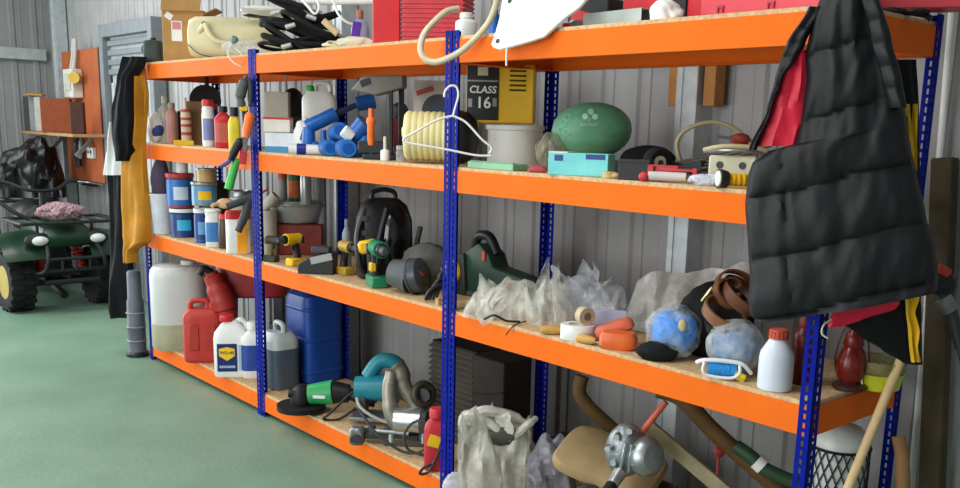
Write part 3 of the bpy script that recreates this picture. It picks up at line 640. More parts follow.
t = Th('rolled_tube', 'white tube with dark blue band lying at shelf front', 'tube', 306, .045, 3); t.part(t.b().cyl((-17, 0, 5.6), (17, 0, 5), 5.4, 4.8, 18), 'tube', m_wht); t.part(t.b().cyl((-9, 0, 5.5), (0, 0, 5.3), 5.6, 5.4, 18), 'band', mat('#1d2f86', .4)); t.part(t.b().cyl((17, 0, 5), (21, 0, 5), 3, 3), 'cap', m_crm)
bl = mat('#1d5fae', .36, 0, .15); bl2 = mat('#2a78c8', .36)
def bcan(label, u, Y, dz, r, h, tilt, grp='blue cans on the middle shelf', tip=0.):
    t = Th('blue_can', label, 'can', u, Y, 3, dz, 10)
    ax = Vector((sin(tip)*.5, -cos(tilt), sin(tilt)*.4)).normalized(); c = Vector((0, 0, r)); a = c-ax*h/2; b_ = c+ax*h/2
    t.part(t.b().cyl(a, b_, r, r, 20), 'body', bl); t.part(t.b().cyl(b_, b_+ax*1.2, r*.94, r*.9, 20), 'rim', bl2); t.part(t.b().cyl(b_+ax*1.2, b_+ax*1.8, r*.62, r*.6, 20), 'end_disc', mat('#1a55a8', .4))
bcan('blue can lying at shelf front beside the black stand', 346, .07, 0, 9, 24, 0)
bcan('blue can lying at front against the white tube', 328, .09, 0, 8, 24, 0)
bcan('blue can stacked on top of two other blue cans', 338, .13, 15, 8.5, 24, .3)
t = Th('hand_pump', 'blue tubular hand pump with dark shaft across the blue cans', 'pump', 334, .20, 3); t.part(t.b().cyl((-26, -4, 26), (2, 0, 40), 7, 7, 18), 'barrel', bl); t.part(t.b().cyl((2, 0, 40), (24, 3, 50), 3.4, 2.6), 'shaft', mat('#26384e', .4)); t.part(t.b().cyl((22, 2, 50), (40, 4, 54), 7, 8), 'grip', mat('#1b4f94', .4)); t.part(t.b().cyl((-24, -4, 26), (-25, -6, 6), 6, 7), 'outlet', bl); t.part(t.b().tube([(-22, -6, 10), (-14, -8, 6.5), (-4, -8, 6.5)], 5, 10), 'elbow', bl); t.part(t.b().cyl((-10, -4, 4), (-10, -4, 24), 3, 3), 'leg', bl)
t = Th('pump_motor', 'round blue pump motor with white end leaning against black stand', 'motor', 358, .16, 3); t.part(t.b().cyl((-6, 0, 18), (8, -6, 34), 9, 10, 20), 'housing', bl); t.part(t.b().cyl((-14, -8, 26), (-6, -6, 20), 6, 7), 'end_cap', m_wht); t.part(t.b().cyl((4, -8, 6), (8, -2, 26), 5, 6), 'outlet', bl2); t.part(t.b().box((0, 0, 5), (16, 10, 10)), 'base', bl, bev=1)
t = Th('black_stand', 'black metal stand with sloped grey plastic top on middle shelf', 'stand', 383, .12, 3, rz=-10)
t.part(t.b().box((0, 0, 3), (36, 26, 6)), 'base', m_blk, bev=1); t.part(t.b().box((9, -8, 40), (4, 5, 78)), 'post', m_blk, smooth=False, bev=.5); t.part(t.b().box((17, 8, 38), (5, 5, 74)), 'post', m_blk, smooth=False, bev=.5)
t.part(t.b().prism([(-30, 66), (-18, 80), (22, 82), (22, 70), (-6, 62)], -12, 12), 'top', mat('#6d6a64', .5), smooth=False, bev=1.2); t.part(t.b().box((-10, -10, 12), (26, 3, 12)), 'tray', m_blk, bev=.8); t.part(t.b().box((-15, -12.4, 74), (10, 1, 6), (0, -.35, 0)), 'panel', m_blk)
t = Th('screwdriver', 'orange handled screwdriver standing against the black stand', 'screwdriver', 371, .06, 3); t.part(t.b().lathe([(3, 14), (3.6, 16), (3.6, 34), (4.6, 36), (4.2, 40), (2.4, 42), (2.2, 50)], n=12), 'handle', m_olp); t.part(t.b().cyl((0, 0, 0), (0, 0, 15), 1.2), 'blade', m_steel)
bottle('capped_bottle', 'small white capped bottle at foot of black stand', 'bottle', 385, .05, 3, 9, 24, m_wht, mat('#c7c2b4'), neck=.3, caph=.5)
# cream ribbed reel with black end
t = Th('ribbed_drum', 'cream ribbed drum with black domed end lying behind blue upright', 'drum', 440, .13, 3, rz=-4)
prof = [(14, -36), (21, -35)]
for i in range(8): prof += [(23.5, -33+i*6), (24.5, -31+i*6), (24, -28.4+i*6)]
t.part(t.b().lathe(prof+[(24, 17)], c=(0, 0, 26.6), r=(0, pi/2, 0), n=30), 'drum', mat('#dccf94', .5, 0, .06)); t.part(t.b().lathe([(24, 16), (26, 18), (26, 22), (24, 28), (17, 36), (8, 38), (1, 38)], c=(0, 0, 26.6), r=(0, pi/2, 0), n=30), 'end_cap', m_blk); t.part(t.b().torus((-37, 0, 30), 4, 1.2, 14, 6, (0, pi/2, 0)), 'ring', m_crm)
t = Th('tyre_package', 'white cardboard package with black wheel print behind cream drum', 'package', 434, .42, 3, rz=-20); t.part(t.b().box((0, 0, 38), (40, 12, 76)), 'body', mat('#c9c0bd', .7), smooth=False, bev=.5); t.part(t.b().cyl((6, -6.2, 46), (6, -7, 46), 17, 17, 28), 'wheel_print', m_blk); t.part(t.b().cyl((6, -7, 46), (6, -7.4, 46), 8, 8, 20), 'hub_print', mat('#1d3550', .5)); t.part(t.b().box((-8, -6.4, 66), (18, .6, 5), (0, -.3, 0)), 'print', mat('#b85a52', .6))
t = Th('red_cloth', 'dark red rag bundled behind black stand', 'cloth', 403, .34, 3); t.part(t.b().ball((0, 0, 24), (12, 9, 24), 24, 16, .2, 2, 8, 24), 'rag', mat('#5a1f20', .8)); t.part(t.b().ball((-4, -3, 46), (9, 6, 8), 18, 12, .2, 2, 2), 'top_fold', m_dgry)
bottle('glass_jar', 'small clear jar at the foot of cream drum', 'jar', 401, .06, 3, 10, 16, film('#b9bcb5', .5), m_gry, neck=.8, caph=.25)
# wire coat hanger on the upright
p_ = un(456, 118, 1, -.05)
t = Th('coat_hanger', 'white wire coat hanger hooked on the blue upright', 'hanger', 456, 0, 3, p=p_)
t.part(t.b().tube([(-12, 0, 20), (-11, 0, 26), (-6, 0, 31), (0, 0, 30), (2, 0, 22), (-1, 0, 10), (-3, 0, 2)], 1.1, 8), 'hook', m_wht)
t.part(t.b().tube([(-3, 0, 2), (-20, -1, -3), (-42, -2, -16), (-50, -2, -20), (-52, -2, -24), (-46, -2, -26)], 1.1, 8).tube([(-3, 0, 2), (10, -1, -4), (26, -3, -20), (36, -4, -28), (34, -4, -34)], 1.1, 8).tube([(-46, -2, -26), (-10, -3, -31), (20, -4, -36), (36, -4, -36)], 1.1, 8), 'frame', m_wht)
# tub and yellow case
t = tin('white_tub', 'large white plastic tub beneath the yellow and black case', 'tub', 514, .34, 3, 56, 40, m_wht, m_wht)
t = Th('yellow_case', 'yellow and black metal case lettered CLASS 16 standing on white tub', 'case', 500, .33, 3, dz=40.5, rz=-6)
t.part(t.b().box((0, 0, 28), (66, 30, 56)), 'body', m_yel, smooth=False, bev=1.4); t.part(t.b().box((-17, -15.4, 29), (31, 1.6, 52)), 'front_panel', m_blk, smooth=False, bev=.4)
for i in range(5): t.part(t.b().box((17, -15.3, 50-i*4.5), (16, 1, 1.8)), 'vent_slot', mat('#4c3c12', .6), smooth=False)
t.part(t.b().box((-17, -16.4, 40), (30, .5, 1.5)), 'rule', m_gry, smooth=False); t.part(t.b().box((-17, -16.4, 49), (10, .5, 8)), 'badge', mat('#b8b39c'), smooth=False)
tw = mat('#d8d8d2', .5)
text('CLASS', 9.5*t.k, tw, t.e, (-17*t.k, -16.4*t.k, 31.5*t.k), (pi/2, 0, 0), shear=.15, bold=.0008); text('16', 15*t.k, tw, t.e, (-16*t.k, -16.4*t.k, 19*t.k), (pi/2, 0, 0), bold=.0012)
t.part(t.b().box((-29, -16.4, 19), (4, .5, 8)).box((-5, -16.4, 20), (4, .5, 8)), 'small_print', m_gry, smooth=False)
one('clear_bag', 'clear crumpled plastic bag between white tub and green ball', 'bag', 551, .18, 3, lambda b: crumple(b, (0, 0, 17), (15, 11, 20), 21, .25, flat=17), film('#a9a48c', .5))
one('green_case', 'flat pale green plastic case lying at shelf front', 'case', 497, .05, 3, lambda b: b.box((0, 0, 3.4), (68, 20, 6.5)).box((0, -6, 7.2), (64, 6, 1)), mat('#7fae8c', .5), absrz=1, smooth=False, bev=.7)
one('red_offcut', 'small red cloth scrap beside turquoise box', 'cloth', 538, .05, 3, lambda b: crumple(b, (0, 0, 3), (9, 5, 4), 5, flat=3, nu=24, nv=14), mat('#b04a4c', .7))
# ------------------------------------------------ level 3, near bay
t = Th('rugby_ball', 'green ribbed rugby ball with white shamrock print lying on shelf', 'ball', 590, .31, 3, dz=12.5, rz=6)
vs = []; nu, nv = 48, 40; gb = t.b()
g = []
for j in range(nv+1):
    x = -1+2*j/nv; rr = sqrt(max(0, 1-abs(x)**2.05)); row = []
    for i in range(nu+1):
        a = 2*pi*i/nu; r2 = rr*27.5*(1+.012*cos(a*14)); row.append((x*40, r2*cos(a), r2*sin(a)+28+x*1.5))
    g.append(row)
m_rug = mat('#5c9474', .5, 0, .10, 20)
gb.grid(g); t.part(gb, 'body', m_rug)
pw = mat('#9cc7b2', .5)
def onball(x, z, d=.3):
    rr = sqrt(max(0, 1-abs(x/40)**2.05))*27.5*1.012; zz = z; y = -sqrt(max(0, rr*rr-zz*zz))-d; return Vector((x, y, zz+28+x/40*1.5))
def decal(pts, name, m):
    b = t.b(); g = [[onball(x, z, .35) for x, z in row] for row in pts]; b.grid(g); t.part(b, name, m)
def blob(cx, cz, r):
    return [[(cx+r*q*cos(a*2*pi/14), cz+r*q*sin(a*2*pi/14)) for a in range(15)] for q in (.02, .5, 1)]
for cx, cz in ((-9.5, 13.5), (-4, 18), (0, 13.2)): decal(blob(cx, cz, 2.9), 'emblem_leaf', pw)
decal([[(-5, 12), (-6.5, 8.5)], [(-4.2, 12), (-5.6, 8.5)]], 'emblem_stem', pw)
for cx, cz in ((-30, 8), (-26, 13), (-32, 1), (-27, -1)): decal([[(cx+r*cos(a*2*pi/14), cz+r*sin(a*2*pi/14)) for a in range(15)] for r in (2.4, 3.6)], 'end_print', mat('#6fa58c', .5))
for i in range(4): decal([[(10+i*6, -16+2*i), (16+i*5, -4+i)], [(11.6+i*6, -16+2*i), (17.6+i*5, -4+i)]], 'stripe_print', mat('#5b937a', .5))
txt = text('IRELAND', 4.2*t.k, pw, t.e, (0, 0, 0), (0, 0, 0), ext=0)
for v_ in txt.data.vertices:
    x, z = v_.co.x/t.k-6, v_.co.y/t.k+5.5; v_.co = onball(x, z, .4)*t.k
t = carton('turquoise_box', 'turquoise carton with white end flap lying before the green ball', 'box', 581, .07, 3, 62, 24, 22, mat('#74cfd0', .55), rz=-18, labs=[(18, 19, 20, 5, mat('#1d3a80', .5)), (-20, 17, 9, 6, mat('#1d3a80', .5))]); t.part(t.b().box((-21, 0, 22.4), (20, 24, 1)), 'flap', m_wht, smooth=False)
carton('dark_case', 'flat dark case lying under the green rugby ball', 'case', 592, .32, 3, 66, 30, 12, m_dgry, rz=-6)
one('masking_tape', 'small yellowish tape piece between turquoise box and black box', 'tape', 609, .04, 3, lambda b: b.lathe([(6, 0), (7, .5), (7, 6), (6, 6.5), (3, 6.5)], n=18).ball((6, -4, 3), (5, 4, 3), 14, 10), mat('#c8a878', .6))
carton('black_box', 'small matt black plastic box beside turquoise carton', 'box', 635, .05, 3, 31, 18, 20, mat('#1c1e22', .5), rz=-12, lid=m_blk)
t = Th('caster_wheel', 'black rubber wheel with cream hub lying on middle shelf', 'wheel', 656, .18, 3, rz=35); t.part(t.b().torus((0, 0, 16), 11, 5, 28, 10, (pi/2, 0, 0), 1.3), 'tyre', m_rub); t.part(t.b().cyl((0, -6, 16), (0, 6, 16), 7, 7, 20), 'hub', mat('#cfc7b2', .5)); t.part(t.b().cyl((0, -7, 16), (0, -6, 16), 3, 3, 14), 'axle', m_dgry); t.part(t.b().box((20, 2, 14), (40, 8, 6), (0, .15, 0)), 'frame', m_dgry, bev=.6)
one('black_cloth', 'black cloth heap lying behind wheel on middle shelf', 'cloth', 648, .38, 3, lambda b: crumple(b, (0, 0, 14), (26, 16, 15), 6, .15, 1.8, 14), mat('#15161a', .85))
t = Th('caulking_gun', 'red caulking gun with white cartridge lying at shelf front', 'tool', 672, .06, 3, rz=-10); t.part(t.b().cyl((-24, 0, 6), (14, 0, 6), 5, 4.4, 14), 'cartridge', mat('#cfc9c4', .4)); t.part(t.b().box((-22, 3, 10), (6, 10, 12)).box((0, 3, 12.5), (44, 3, 3)).box((22, 3, 9), (4, 8, 12)), 'frame', mat('#c4303a', .4), bev=.5); t.part(t.b().box((-10, 4, 14), (30, 4, 6)), 'trigger', mat('#b8322f'), bev=.6); t.part(t.b().ball((-28, -2, 5), (6, 5, 5)), 'end_cap', mat('#c4303a'))
one('blue_rag', 'white and blue rag tucked beside yellow torch', 'cloth', 708, .06, 3, lambda b: crumple(b, (0, 0, 5), (18, 8, 7), 17, .3, flat=5), mat('#c9cfd8', .8, 0, .1, 6, wear=('#30509a', 60, .55)))
t = Th('cream_machine', 'cream machine body with two dark holes behind yellow torch', 'machine', 732, .15, 3, rz=-8); t.part(t.b().box((0, 0, 15), (46, 20, 28)), 'body', mat('#c9c4a8', .5), smooth=False, bev=1.5)
for x in (-12, 10): t.part(t.b().cyl((x, -10.2, 20), (x, -10.8, 20), 3.5, 3.5, 16), 'port', m_dgry)
t.part(t.b().tube([(-30, 0, 34), (-10, -10, 38), (14, -10, 38), (34, 2, 34), (20, 12, 36), (-14, 12, 36), (-30, 0, 34)], 2.4, 8), 'hose_coil', mat('#b5a67f', .5)); t.part(t.b().tube([(-30, 0, 32), (-8, -12, 34), (18, -12, 34), (34, 2, 31)], 1.6, 8), 'cable', m_steel)
t = Th('yellow_torch', 'yellow torch with white lens at the shelf front beside jacket', 'torch', 734, .045, 3, rz=10); t.part(t.b().cyl((-8, -3, 8.5), (16, 2, 8), 6, 5.6, 20), 'barrel', m_yel); t.part(t.b().cyl((-17, -5, 9), (-8, -3, 8.5), 10, 8, 22), 'head', mat('#2a2a2a', .4)); t.part(t.b().cyl((-18, -5.2, 9), (-17, -5, 9), 7.5, 8, 22), 'lens', mat('#e9e7dc', .2))
for x in (-2, 3, 8): t.part(t.b().cyl((x, -2+x*.05, 8.2), (x+1.4, -2+x*.05, 8.2), 6.5, 6.5, 20), 'grip_ring', m_yel)
t = Th('hose_arch', 'thin cream hose arching up behind machine parts on middle shelf', 'hose', 700, .36, 3); t.part(t.b().tube([(-20, 0, 16), (-25, 0, 34), (-16, 0, 48), (8, 0, 56), (30, 0, 50), (46, 0, 36), (50, 0, 26)], 2.2, 10), 'hose', mat('#a89c7c', .5))
t = Th('rod_bundle', 'bundle of rusty steel rods lying behind cream machine body', 'rods', 705, .27, 3, absrz=0)
for i in range(5): t.part(t.b().cyl((-50-i*3, i*5-8, 4+i*2), (60+i*4, i*4-12, 22+i*5), 1.6), 'rod', mat('#5f564a', .5, .5, .3, 30))
t.part(t.b().box((-12, -6, 12), (30, 12, 10), (0, -.2, 0)), 'bracket', m_dgry, bev=.8)
t = Th('red_clamp', 'red and black pipe clamp on top of rusty rods', 'clamp', 737, .33, 3, dz=42); t.part(t.b().ball((0, 0, 0), (10, 6, 6), 16, 10, .2, 2, 2), 'body', mat('#8a2f2a', .5)); t.part(t.b().cyl((-22, 0, 2), (22, 0, -2), 1.4), 'bar', m_steel); t.part(t.b().cyl((-16, 0, -28), (-2, 0, -2), 2), 'leg', m_dgry)

# ================================================================== LEVEL 2, far bay
t = Th('white_bucket', 'tall plain white plastic bucket beside yellow overalls', 'bucket', 163, .055, 2)
t.part(t.b().lathe([(9.5, 0), (10, .5), (12.5, 38), (13.2, 38), (13.2, 40), (12, 40), (11.6, 36), (9, 2)]), 'body', mat('#cfd3dc', .4)); 
one('purple_pouch', 'dull purple pouch stuffed in the tall white bucket', 'pouch', 163, .055, 2, lambda b: b.ball((0, 0, 50), (9, 8, 26), 22, 16, .12, 2, 2, flat=24), mat('#4f4454', .7))
PB = 'paint tins on the lower middle shelf'
tin('paint_tin', 'white lidded paint tin with dark blue label under the red lidded tin', 'tin', 184, .10, 2, 25, 28, mat('#223a72', .4), m_wht, lab=mat('#1f3c78', .4), lab2=mat('#39b0dc', .4))
tin('paint_tin', 'blue paint tin with red and white lid stacked on white lidded tin', 'tin', 182, .10, 2, 26, 34, mat('#7c3b52', .4), mat('#b03a44', .4), lab=mat('#2f6cb4', .4), dz=28.2, lab2=mat('#c8d4e4', .4))
bottle('white_filler_tub', 'small white pot on top of the red lidded paint tin', 'pot', 185, .11, 2, 11, 13, m_wht, m_wht, neck=.9, caph=.15, dz=62.6)
tin('slim_tin', 'slim blue tin with white lid under the grey labelled tin', 'tin', 202, .07, 2, 14, 34, mat('#2b4f94', .4), m_wht, lab=mat('#24407e', .4), lab2=mat('#6aa0d6'))
tin('grey_tin', 'grey paint tin with blue and yellow label stacked on slim tins', 'tin', 206, .075, 2, 24, 23, mat('#7c7f80', .4, .3), mat('#9a9c9c', .35, .5), lab=mat('#5a8fb8', .4), lab2=m_yel, dz=38)
tin('wax_tin', 'small tan wax tin on top of grey labelled paint tin', 'tin', 209, .085, 2, 19, 13, mat('#b08d5a', .45), mat('#a6a49a', .35, .6), dz=61.3)
bottle('white_blue_bottle', 'white cleaner bottle with blue label beneath grey labelled tin', 'bottle', 214, .05, 2, 15, 37.5, m_wht, m_wht, neck=.9, caph=.06, sq=3, ay=.8, lab=mat('#3f7fc0', .4))
bottle('brown_bottle', 'dark brown bottle squeezed beside the orange striped jug', 'bottle', 225, .07, 2, 12, 34, mat('#4a352c', .4), m_red, neck=.7, caph=.14)
t = Th('striped_jug', 'white plastic jug with orange stripe and red lid on shelf front', 'jug', 239, .055, 2, rz=0); t.part(t.b().lathe([(11, 0), (12, 1), (12, 34), (11, 37)], sq=5, ay=.75, n=32), 'body', m_wht); t.part(t.b().lathe([(12.2, 1), (12.2, 33)], sq=5, ay=.75, a0=-pi/2-.1, a1=-pi/2+.62, n=8), 'stripe', mat('#f0a020', .4)); t.part(t.b().lathe([(12.4, 34), (12.4, 40), (11, 42)], sq=5, ay=.75, n=32), 'lid', m_red)
one('tan_glove', 'cream leather glove lying on top of the tins', 'glove', 227, .07, 2, lambda b: b.ball((0, 0, 3), (9, 6, 5), 20, 12, .15, 2, 4).tube([(-6, -3, 3), (-11, -5, 2), (-13, -6, 0)], 2).tube([(5, -3, 4), (11, -5, 3), (14, -5, 5)], 2.2).tube([(6, 0, 4), (13, -1, 4)], 2.2, sm=0), mat('#d8b48a', .7), dz=42)
t = Th('glue_gun', 'dark grey glue gun lying over the orange striped jug', 'tool', 243, .03, 2, dz=44); t.part(t.b().cyl((-14, 0, 4), (12, 0, 14), 3.6, 4.4), 'body', m_dgry); t.part(t.b().tube([(8, 0, 12), (2, -3, -6), (-4, -3, -20)], [4, 4.2, 3.6], 10), 'grip', m_dgry); t.part(t.b().cyl((12, 0, 14), (26, -2, 22), 1.2), 'rod', mat('#b43a44'))
one('black_hat', 'round black hat lying behind the grey labelled tin', 'hat', 219, .26, 2, lambda b: b.lathe([(18, 0), (18, 30), (16, 44), (8, 54), (1, 56)], ay=.8), m_blk)
tin('white_tin', 'dusty white tin with steel lid standing behind striped jug', 'tin', 243, .22, 2, 24, 54, mat('#c4c2b6', .5), m_steel)

# ------------------------------------------------ level 2, middle bay
t = Th('red_box', 'dark red box under the wide silver lidded tin', 'box', 296, .30, 2, rz=-6); t.part(t.b().box((0, 0, 15), (54, 34, 30)), 'body', mat('#7c3228', .5, 0, .2), smooth=False, bev=1)
t = Th('silver_tin', 'wide round silver tin with rolled rim resting on dark red box', 'tin', 296, .30, 2, dz=30.4); t.part(t.b().lathe([(20, 0), (22, 1), (26, 12), (27, 16), (27, 21), (26, 22), (25, 20), (.1, 20)], n=36, ay=.62), 'body', mat('#a9adae', .35, .55)); t.part(t.b().torus((0, 0, 18), 27, 1.6, 36, 8), 'rim', m_alu).scale = (1, .62, 1)
bottle('spray_can', 'green spray can with orange label standing on silver tin', 'aerosol', 295, .29, 2, 13, 36, mat('#3f7a4c', .4), mat('#9aa79c'), neck=.8, caph=.14, lab=mat('#cf6a3c', .4), dz=50.6)
bottle('spray_can_red', 'red topped spray can standing at the rear of silver tin', 'aerosol', 284, .29, 2, 9, 34, mat('#8f8a84', .4), mat('#c8553c'), neck=.8, caph=.4, dz=50.6)
bottle('silver_can', 'silver aerosol can standing on the wide silver tin', 'aerosol', 307, .30, 2, 11, 38, mat('#a4a9ab', .3, .7), m_gry, neck=.8, dz=50.6)
t = Th('paper_roll', 'cream paper roll lying beside blue upright on silver tin level', 'roll', 269, .14, 2, dz=0); t.part(t.b().lathe([(8, 0), (8.5, 1), (8.5, 44), (8, 45)], n=18), 'roll', mat('#b9b3a2', .7)); t.part(t.b().cyl((-4, -2, 48), (8, -6, 60), 5, 5), 'end_roll', mat('#cbc6b8', .7))
one('plastic_pipe', 'grey plastic pipe standing behind the silver tin', 'pipe', 322, .42, 2, lambda b: b.cyl((0, 0, 0), (0, 0, 96), 5, 5, 16), mat('#8c9092', .5))
def drill(label, u, Y, L, body, acc, rz=0, sc=1., dz=0):
    t = Th('cordless_drill', label, 'drill', u, Y, L, dz, rz); k = sc
    t.part(t.b().cyl((-9*k, 0, 27*k), (9*k, 0, 27*k), 5.4*k, 5.8*k, 16), 'motor_housing', body); t.part(t.b().cyl((9*k, 0, 27*k), (13*k, 0, 27*k), 4.6*k, 4.2*k, 14), 'collar', m_blk); t.part(t.b().cyl((13*k, 0, 27*k), (19*k, 0, 27*k), 3.6*k, 2.2*k, 12), 'chuck', m_dgry)
    t.part(t.b().tube([(-3*k, 0, 24*k), (-5*k, 0, 15*k), (-6*k, 0, 7*k)], [4*k, 3.6*k, 4*k], 12), 'grip', acc); t.part(t.b().box((0, 0, 19*k), (3*k, 2.4*k, 6*k)), 'trigger', m_blk, bev=.5)
    t.part(t.b().box((-4*k, 0, 4*k), (19*k, 11*k, 8*k)), 'battery', body, bev=1.2); t.part(t.b().box((-9*k, 0, 26*k), (4*k, 11.4*k, 7*k)), 'rear_cap', acc, bev=.8); return t
drill('yellow cordless drill on its battery before the silver tin', 293, .06, 2, m_yel, m_blk, rz=-140, sc=1.)
drill('dark worn cordless drill beside the blue upright', 274, .05, 2, mat('#35332c', .5), mat('#6c6448'), rz=-40, sc=.8)
t = Th('battery_charger', 'black battery charger with grey label on shelf front', 'charger', 318, .05, 2, rz=-14); t.part(t.b().prism([(-18, 0), (18, 0), (18, 22), (-4, 18), (-18, 10)], -10, 10), 'body', m_blk, bev=1); t.part(t.b().box((6, -10.6, 16), (22, .8, 7), (0, -.25, 0)), 'label', mat('#9b9d9e', .5)); t.part(t.b().box((4, 0, 24), (18, 14, 6)), 'battery', m_dgry, bev=.8)
drill('yellow and black drill standing beside the black backpack', 347, .13, 2, mat('#a8862a', .5), m_blk, rz=-60, sc=1.05)
bottle('grey_bottle', 'small pale grey bottle behind the yellow and black drill', 'bottle', 347, .26, 2, 9, 48, mat('#8f9598', .4), m_gry, neck=.4)
# black backpack sprayer
t = Th('black_backpack', 'large black backpack machine with glossy front shell on the shelf', 'backpack', 384, .24, 2, rz=8)
t.part(t.b().lathe([(24, 0), (27, 3), (28, 30), (27, 58), (22, 72), (15, 78), (5, 79)], sq=3.4, ay=.68, n=36), 'body', mat('#16171a', .55)); t.part(t.b().ball((9, -14, 42), (15, 9, 32), 24, 18, r=(-.08, .08, 0)), 'front_shell', mat('#0d0e11', .18, coat=.5)); t.part(t.b().tube([(-12, 0, 76), (-11, 0, 84), (0, 0, 87), (10, 0, 84), (11, 0, 76)], 2.4, 10), 'carry_handle', m_blk)
t.part(t.b().tube([(-20, -10, 68), (-28, -18, 44), (-26, -20, 16), (-18, -16, 4)], 3.2, 8), 'shoulder_strap', m_blk); t.part(t.b().tube([(0, -16, 70), (-8, -20, 40), (-12, -20, 14)], 2.2, 8), 'shoulder_strap', m_dgry)
for z in (30, 46, 60): t.part(t.b().box((-22, -17, z), (8, 2, 5)), 'buckle', mat('#4a4c4e', .4), bev=.5)
t.part(t.b().cyl((26, -12, 12), (34, -14, 52), 2.6), 'wand', m_dgry)
t = drill('green and black drill at shelf front with a hanging black strap', 378, .06, 2, mat('#1f7a52', .4), m_blk, rz=-75, sc=1.45)
t.part(t.b().box((-6, -4, 20), (9, 6, 9)), 'yellow_clip', m_yel, bev=1); t.part(t.b().tube([(2, 0, 6), (-8, 12, 5), (-16, 23, 3), (-19, 27, -6), (-19, 27, -28)], 1.8, 8), 'strap', m_blk)
t = Th('yellow_clamp', 'yellow plastic clamp head beside green drill', 'clamp', 368, .10, 2); t.part(t.b().box((0, 0, 36), (19, 8, 13), (0, -.2, 0)), 'jaw', m_yel, bev=2.5); t.part(t.b().cyl((4, 0, 0), (2, 0, 32), 4, 3.4), 'post', m_blk)
t = Th('blower_motor', 'grey cylindrical blower motor lying beside green drill', 'blower', 409, .09, 2, rz=5)
t.part(t.b().cyl((-16, 10, 20), (2, -2, 17), 13, 17, 24), 'body', mat('#55585b', .5)); t.part(t.b().lathe([(17, 0), (17.5, 5), (17, 12), (13, 15), (4, 16)], c=(2, -2, 17), r=(radians(76), 0, radians(58)), n=28), 'nose', mat('#3a4046', .35)); t.part(t.b().torus((4, -3, 17), 17.2, 1.4, 28, 8, (radians(76), 0, radians(58))), 'band', m_dgry); t.part(t.b().box((9, -17, 22), (8, 1.2, 4), (.3, .5, .5)), 'badge', mat('#b8404a', .4), bev=.3)
one('grey_duffel', 'folded grey fabric bag behind the cylindrical blower', 'bag', 428, .22, 2, lambda b: b.ball((0, 0, 22), (28, 16, 24), 34, 22, .14, 2.2, 13, 22), mat('#5f5f5c', .8, 0, .2))
t = Th('black_straps', 'tangle of black webbing straps beside middle blue upright', 'straps', 436, .07, 2); [t.part(t.b().tube([(-10+i*3, -2, 2), (-6+i*4, -6+i*3, 12+i*4), (6, -4+i*4, 18+i*5), (14-i, 2, 8), (10, 0, 2)], 2, 8), 'strap', m_blk) for i in range(4)]
bottle('cork_stopper', 'tiny orange cork stopper on shelf edge beside middle upright', 'stopper', 438, .03, 2, 5, 7, mat('#d0a060'), mat('#d0a060'), neck=.9)

# ================================================================== LEVEL 2, near bay
t = Th('hedge_trimmer', 'dark green and black power tool with orange buttons behind plastic bags', 'power tool', 500, .30, 2, absrz=0)
t.part(t.b().prism([(-50, 8), (-44, 44), (-22, 56), (-6, 46), (0, 34), (66, 26), (66, 6), (0, 0), (-40, 0)], -12, 12), 'body', mat('#1f3a2c', .5), bev=3, seg=2); t.part(t.b().tube([(-40, 0, 42), (-34, -2, 60), (-16, -2, 62), (-6, 0, 46)], 5, 10), 'handle', m_blk); t.part(t.b().prism([(-62, 0), (-58, 40), (-40, 44), (-36, 0)], -16, 16), 'motor_cover', mat('#18211d', .5), bev=3, seg=2)
for x, z in ((-12, 44), (26, 22)): t.part(t.b().box((x, -12.6, z), (5, 1.6, 10)), 'button', mat('#c2453a', .4), bev=.5)
t.part(t.b().torus((-56, -17, 24), 10, 3, 22, 8, (pi/2, 0, 0)), 'guard_ring', mat('#d9a62a', .45)); t.part(t.b().cyl((-50, -10, 3), (50, -18, 3), 3), 'blade_bar', m_dgry)
def plastic(name, label, u, Y, L, outline, depth, seed, m, flaps, amp=3., f=.06):
    t = Th(name, label, 'bag', u, Y, L); t.part(bag_b(t.b(), outline, depth, seed, amp, f), 'bag', m)
    for i, (x, y, z, wd, ht, ti, le) in enumerate(flaps): t.part(flap(t.b(), (x, y, z), wd, ht, ti, le, seed*.37+i*1.1), 'loose_fold', m)
    return t
t = plastic('polythene_bag', 'crumpled off-white polythene bag with black strap at shelf front', 508, .11, 2, [(-46, 1), (-42, 10), (-34, 20), (-26, 18), (-16, 30), (-4, 36), (8, 32), (18, 36), (30, 30), (40, 14), (46, 1)], 22, 31, m_bagw, [(-30, -16, 3, 26, 26, -.9, .5), (-6, -18, 8, 34, 24, -.3, .6), (16, -14, 10, 30, 28, .5, .4), (-18, 0, 18, 26, 22, -.4, -.2), (30, -14, 2, 22, 26, .8, .5)])
t.part(t.b().ball((-4, -6, 12), (22, 10, 12), 20, 12, .15, 2, 4), 'contents_or_shade', mat('#c9c4b4', .6))
one('cable_tie', 'thin black cable tie lying under polythene bag at front edge', 'cable tie', 506, .015, 2, lambda b: b.tube([(-22, -1, 4), (-12, -4, 9), (0, -5, 4), (14, -3, 3)], 1.2, 8).tube([(20, 0, 3), (8, -12, 1), (0, -18, -8)], .7, 6), m_blk)
plastic('tall_plastic_bag', 'tall clear plastic bag standing open beside white tape roll', 549, .15, 2, [(-20, 1), (-18, 16), (-14, 34), (-6, 44), (6, 46), (14, 36), (22, 20), (28, 1)], 14, 33, m_bagc, [(-6, -4, 12, 30, 44, -.15, .1), (8, -8, 4, 28, 42, .2, .2), (-12, -10, 0, 18, 36, -.3, .2)])
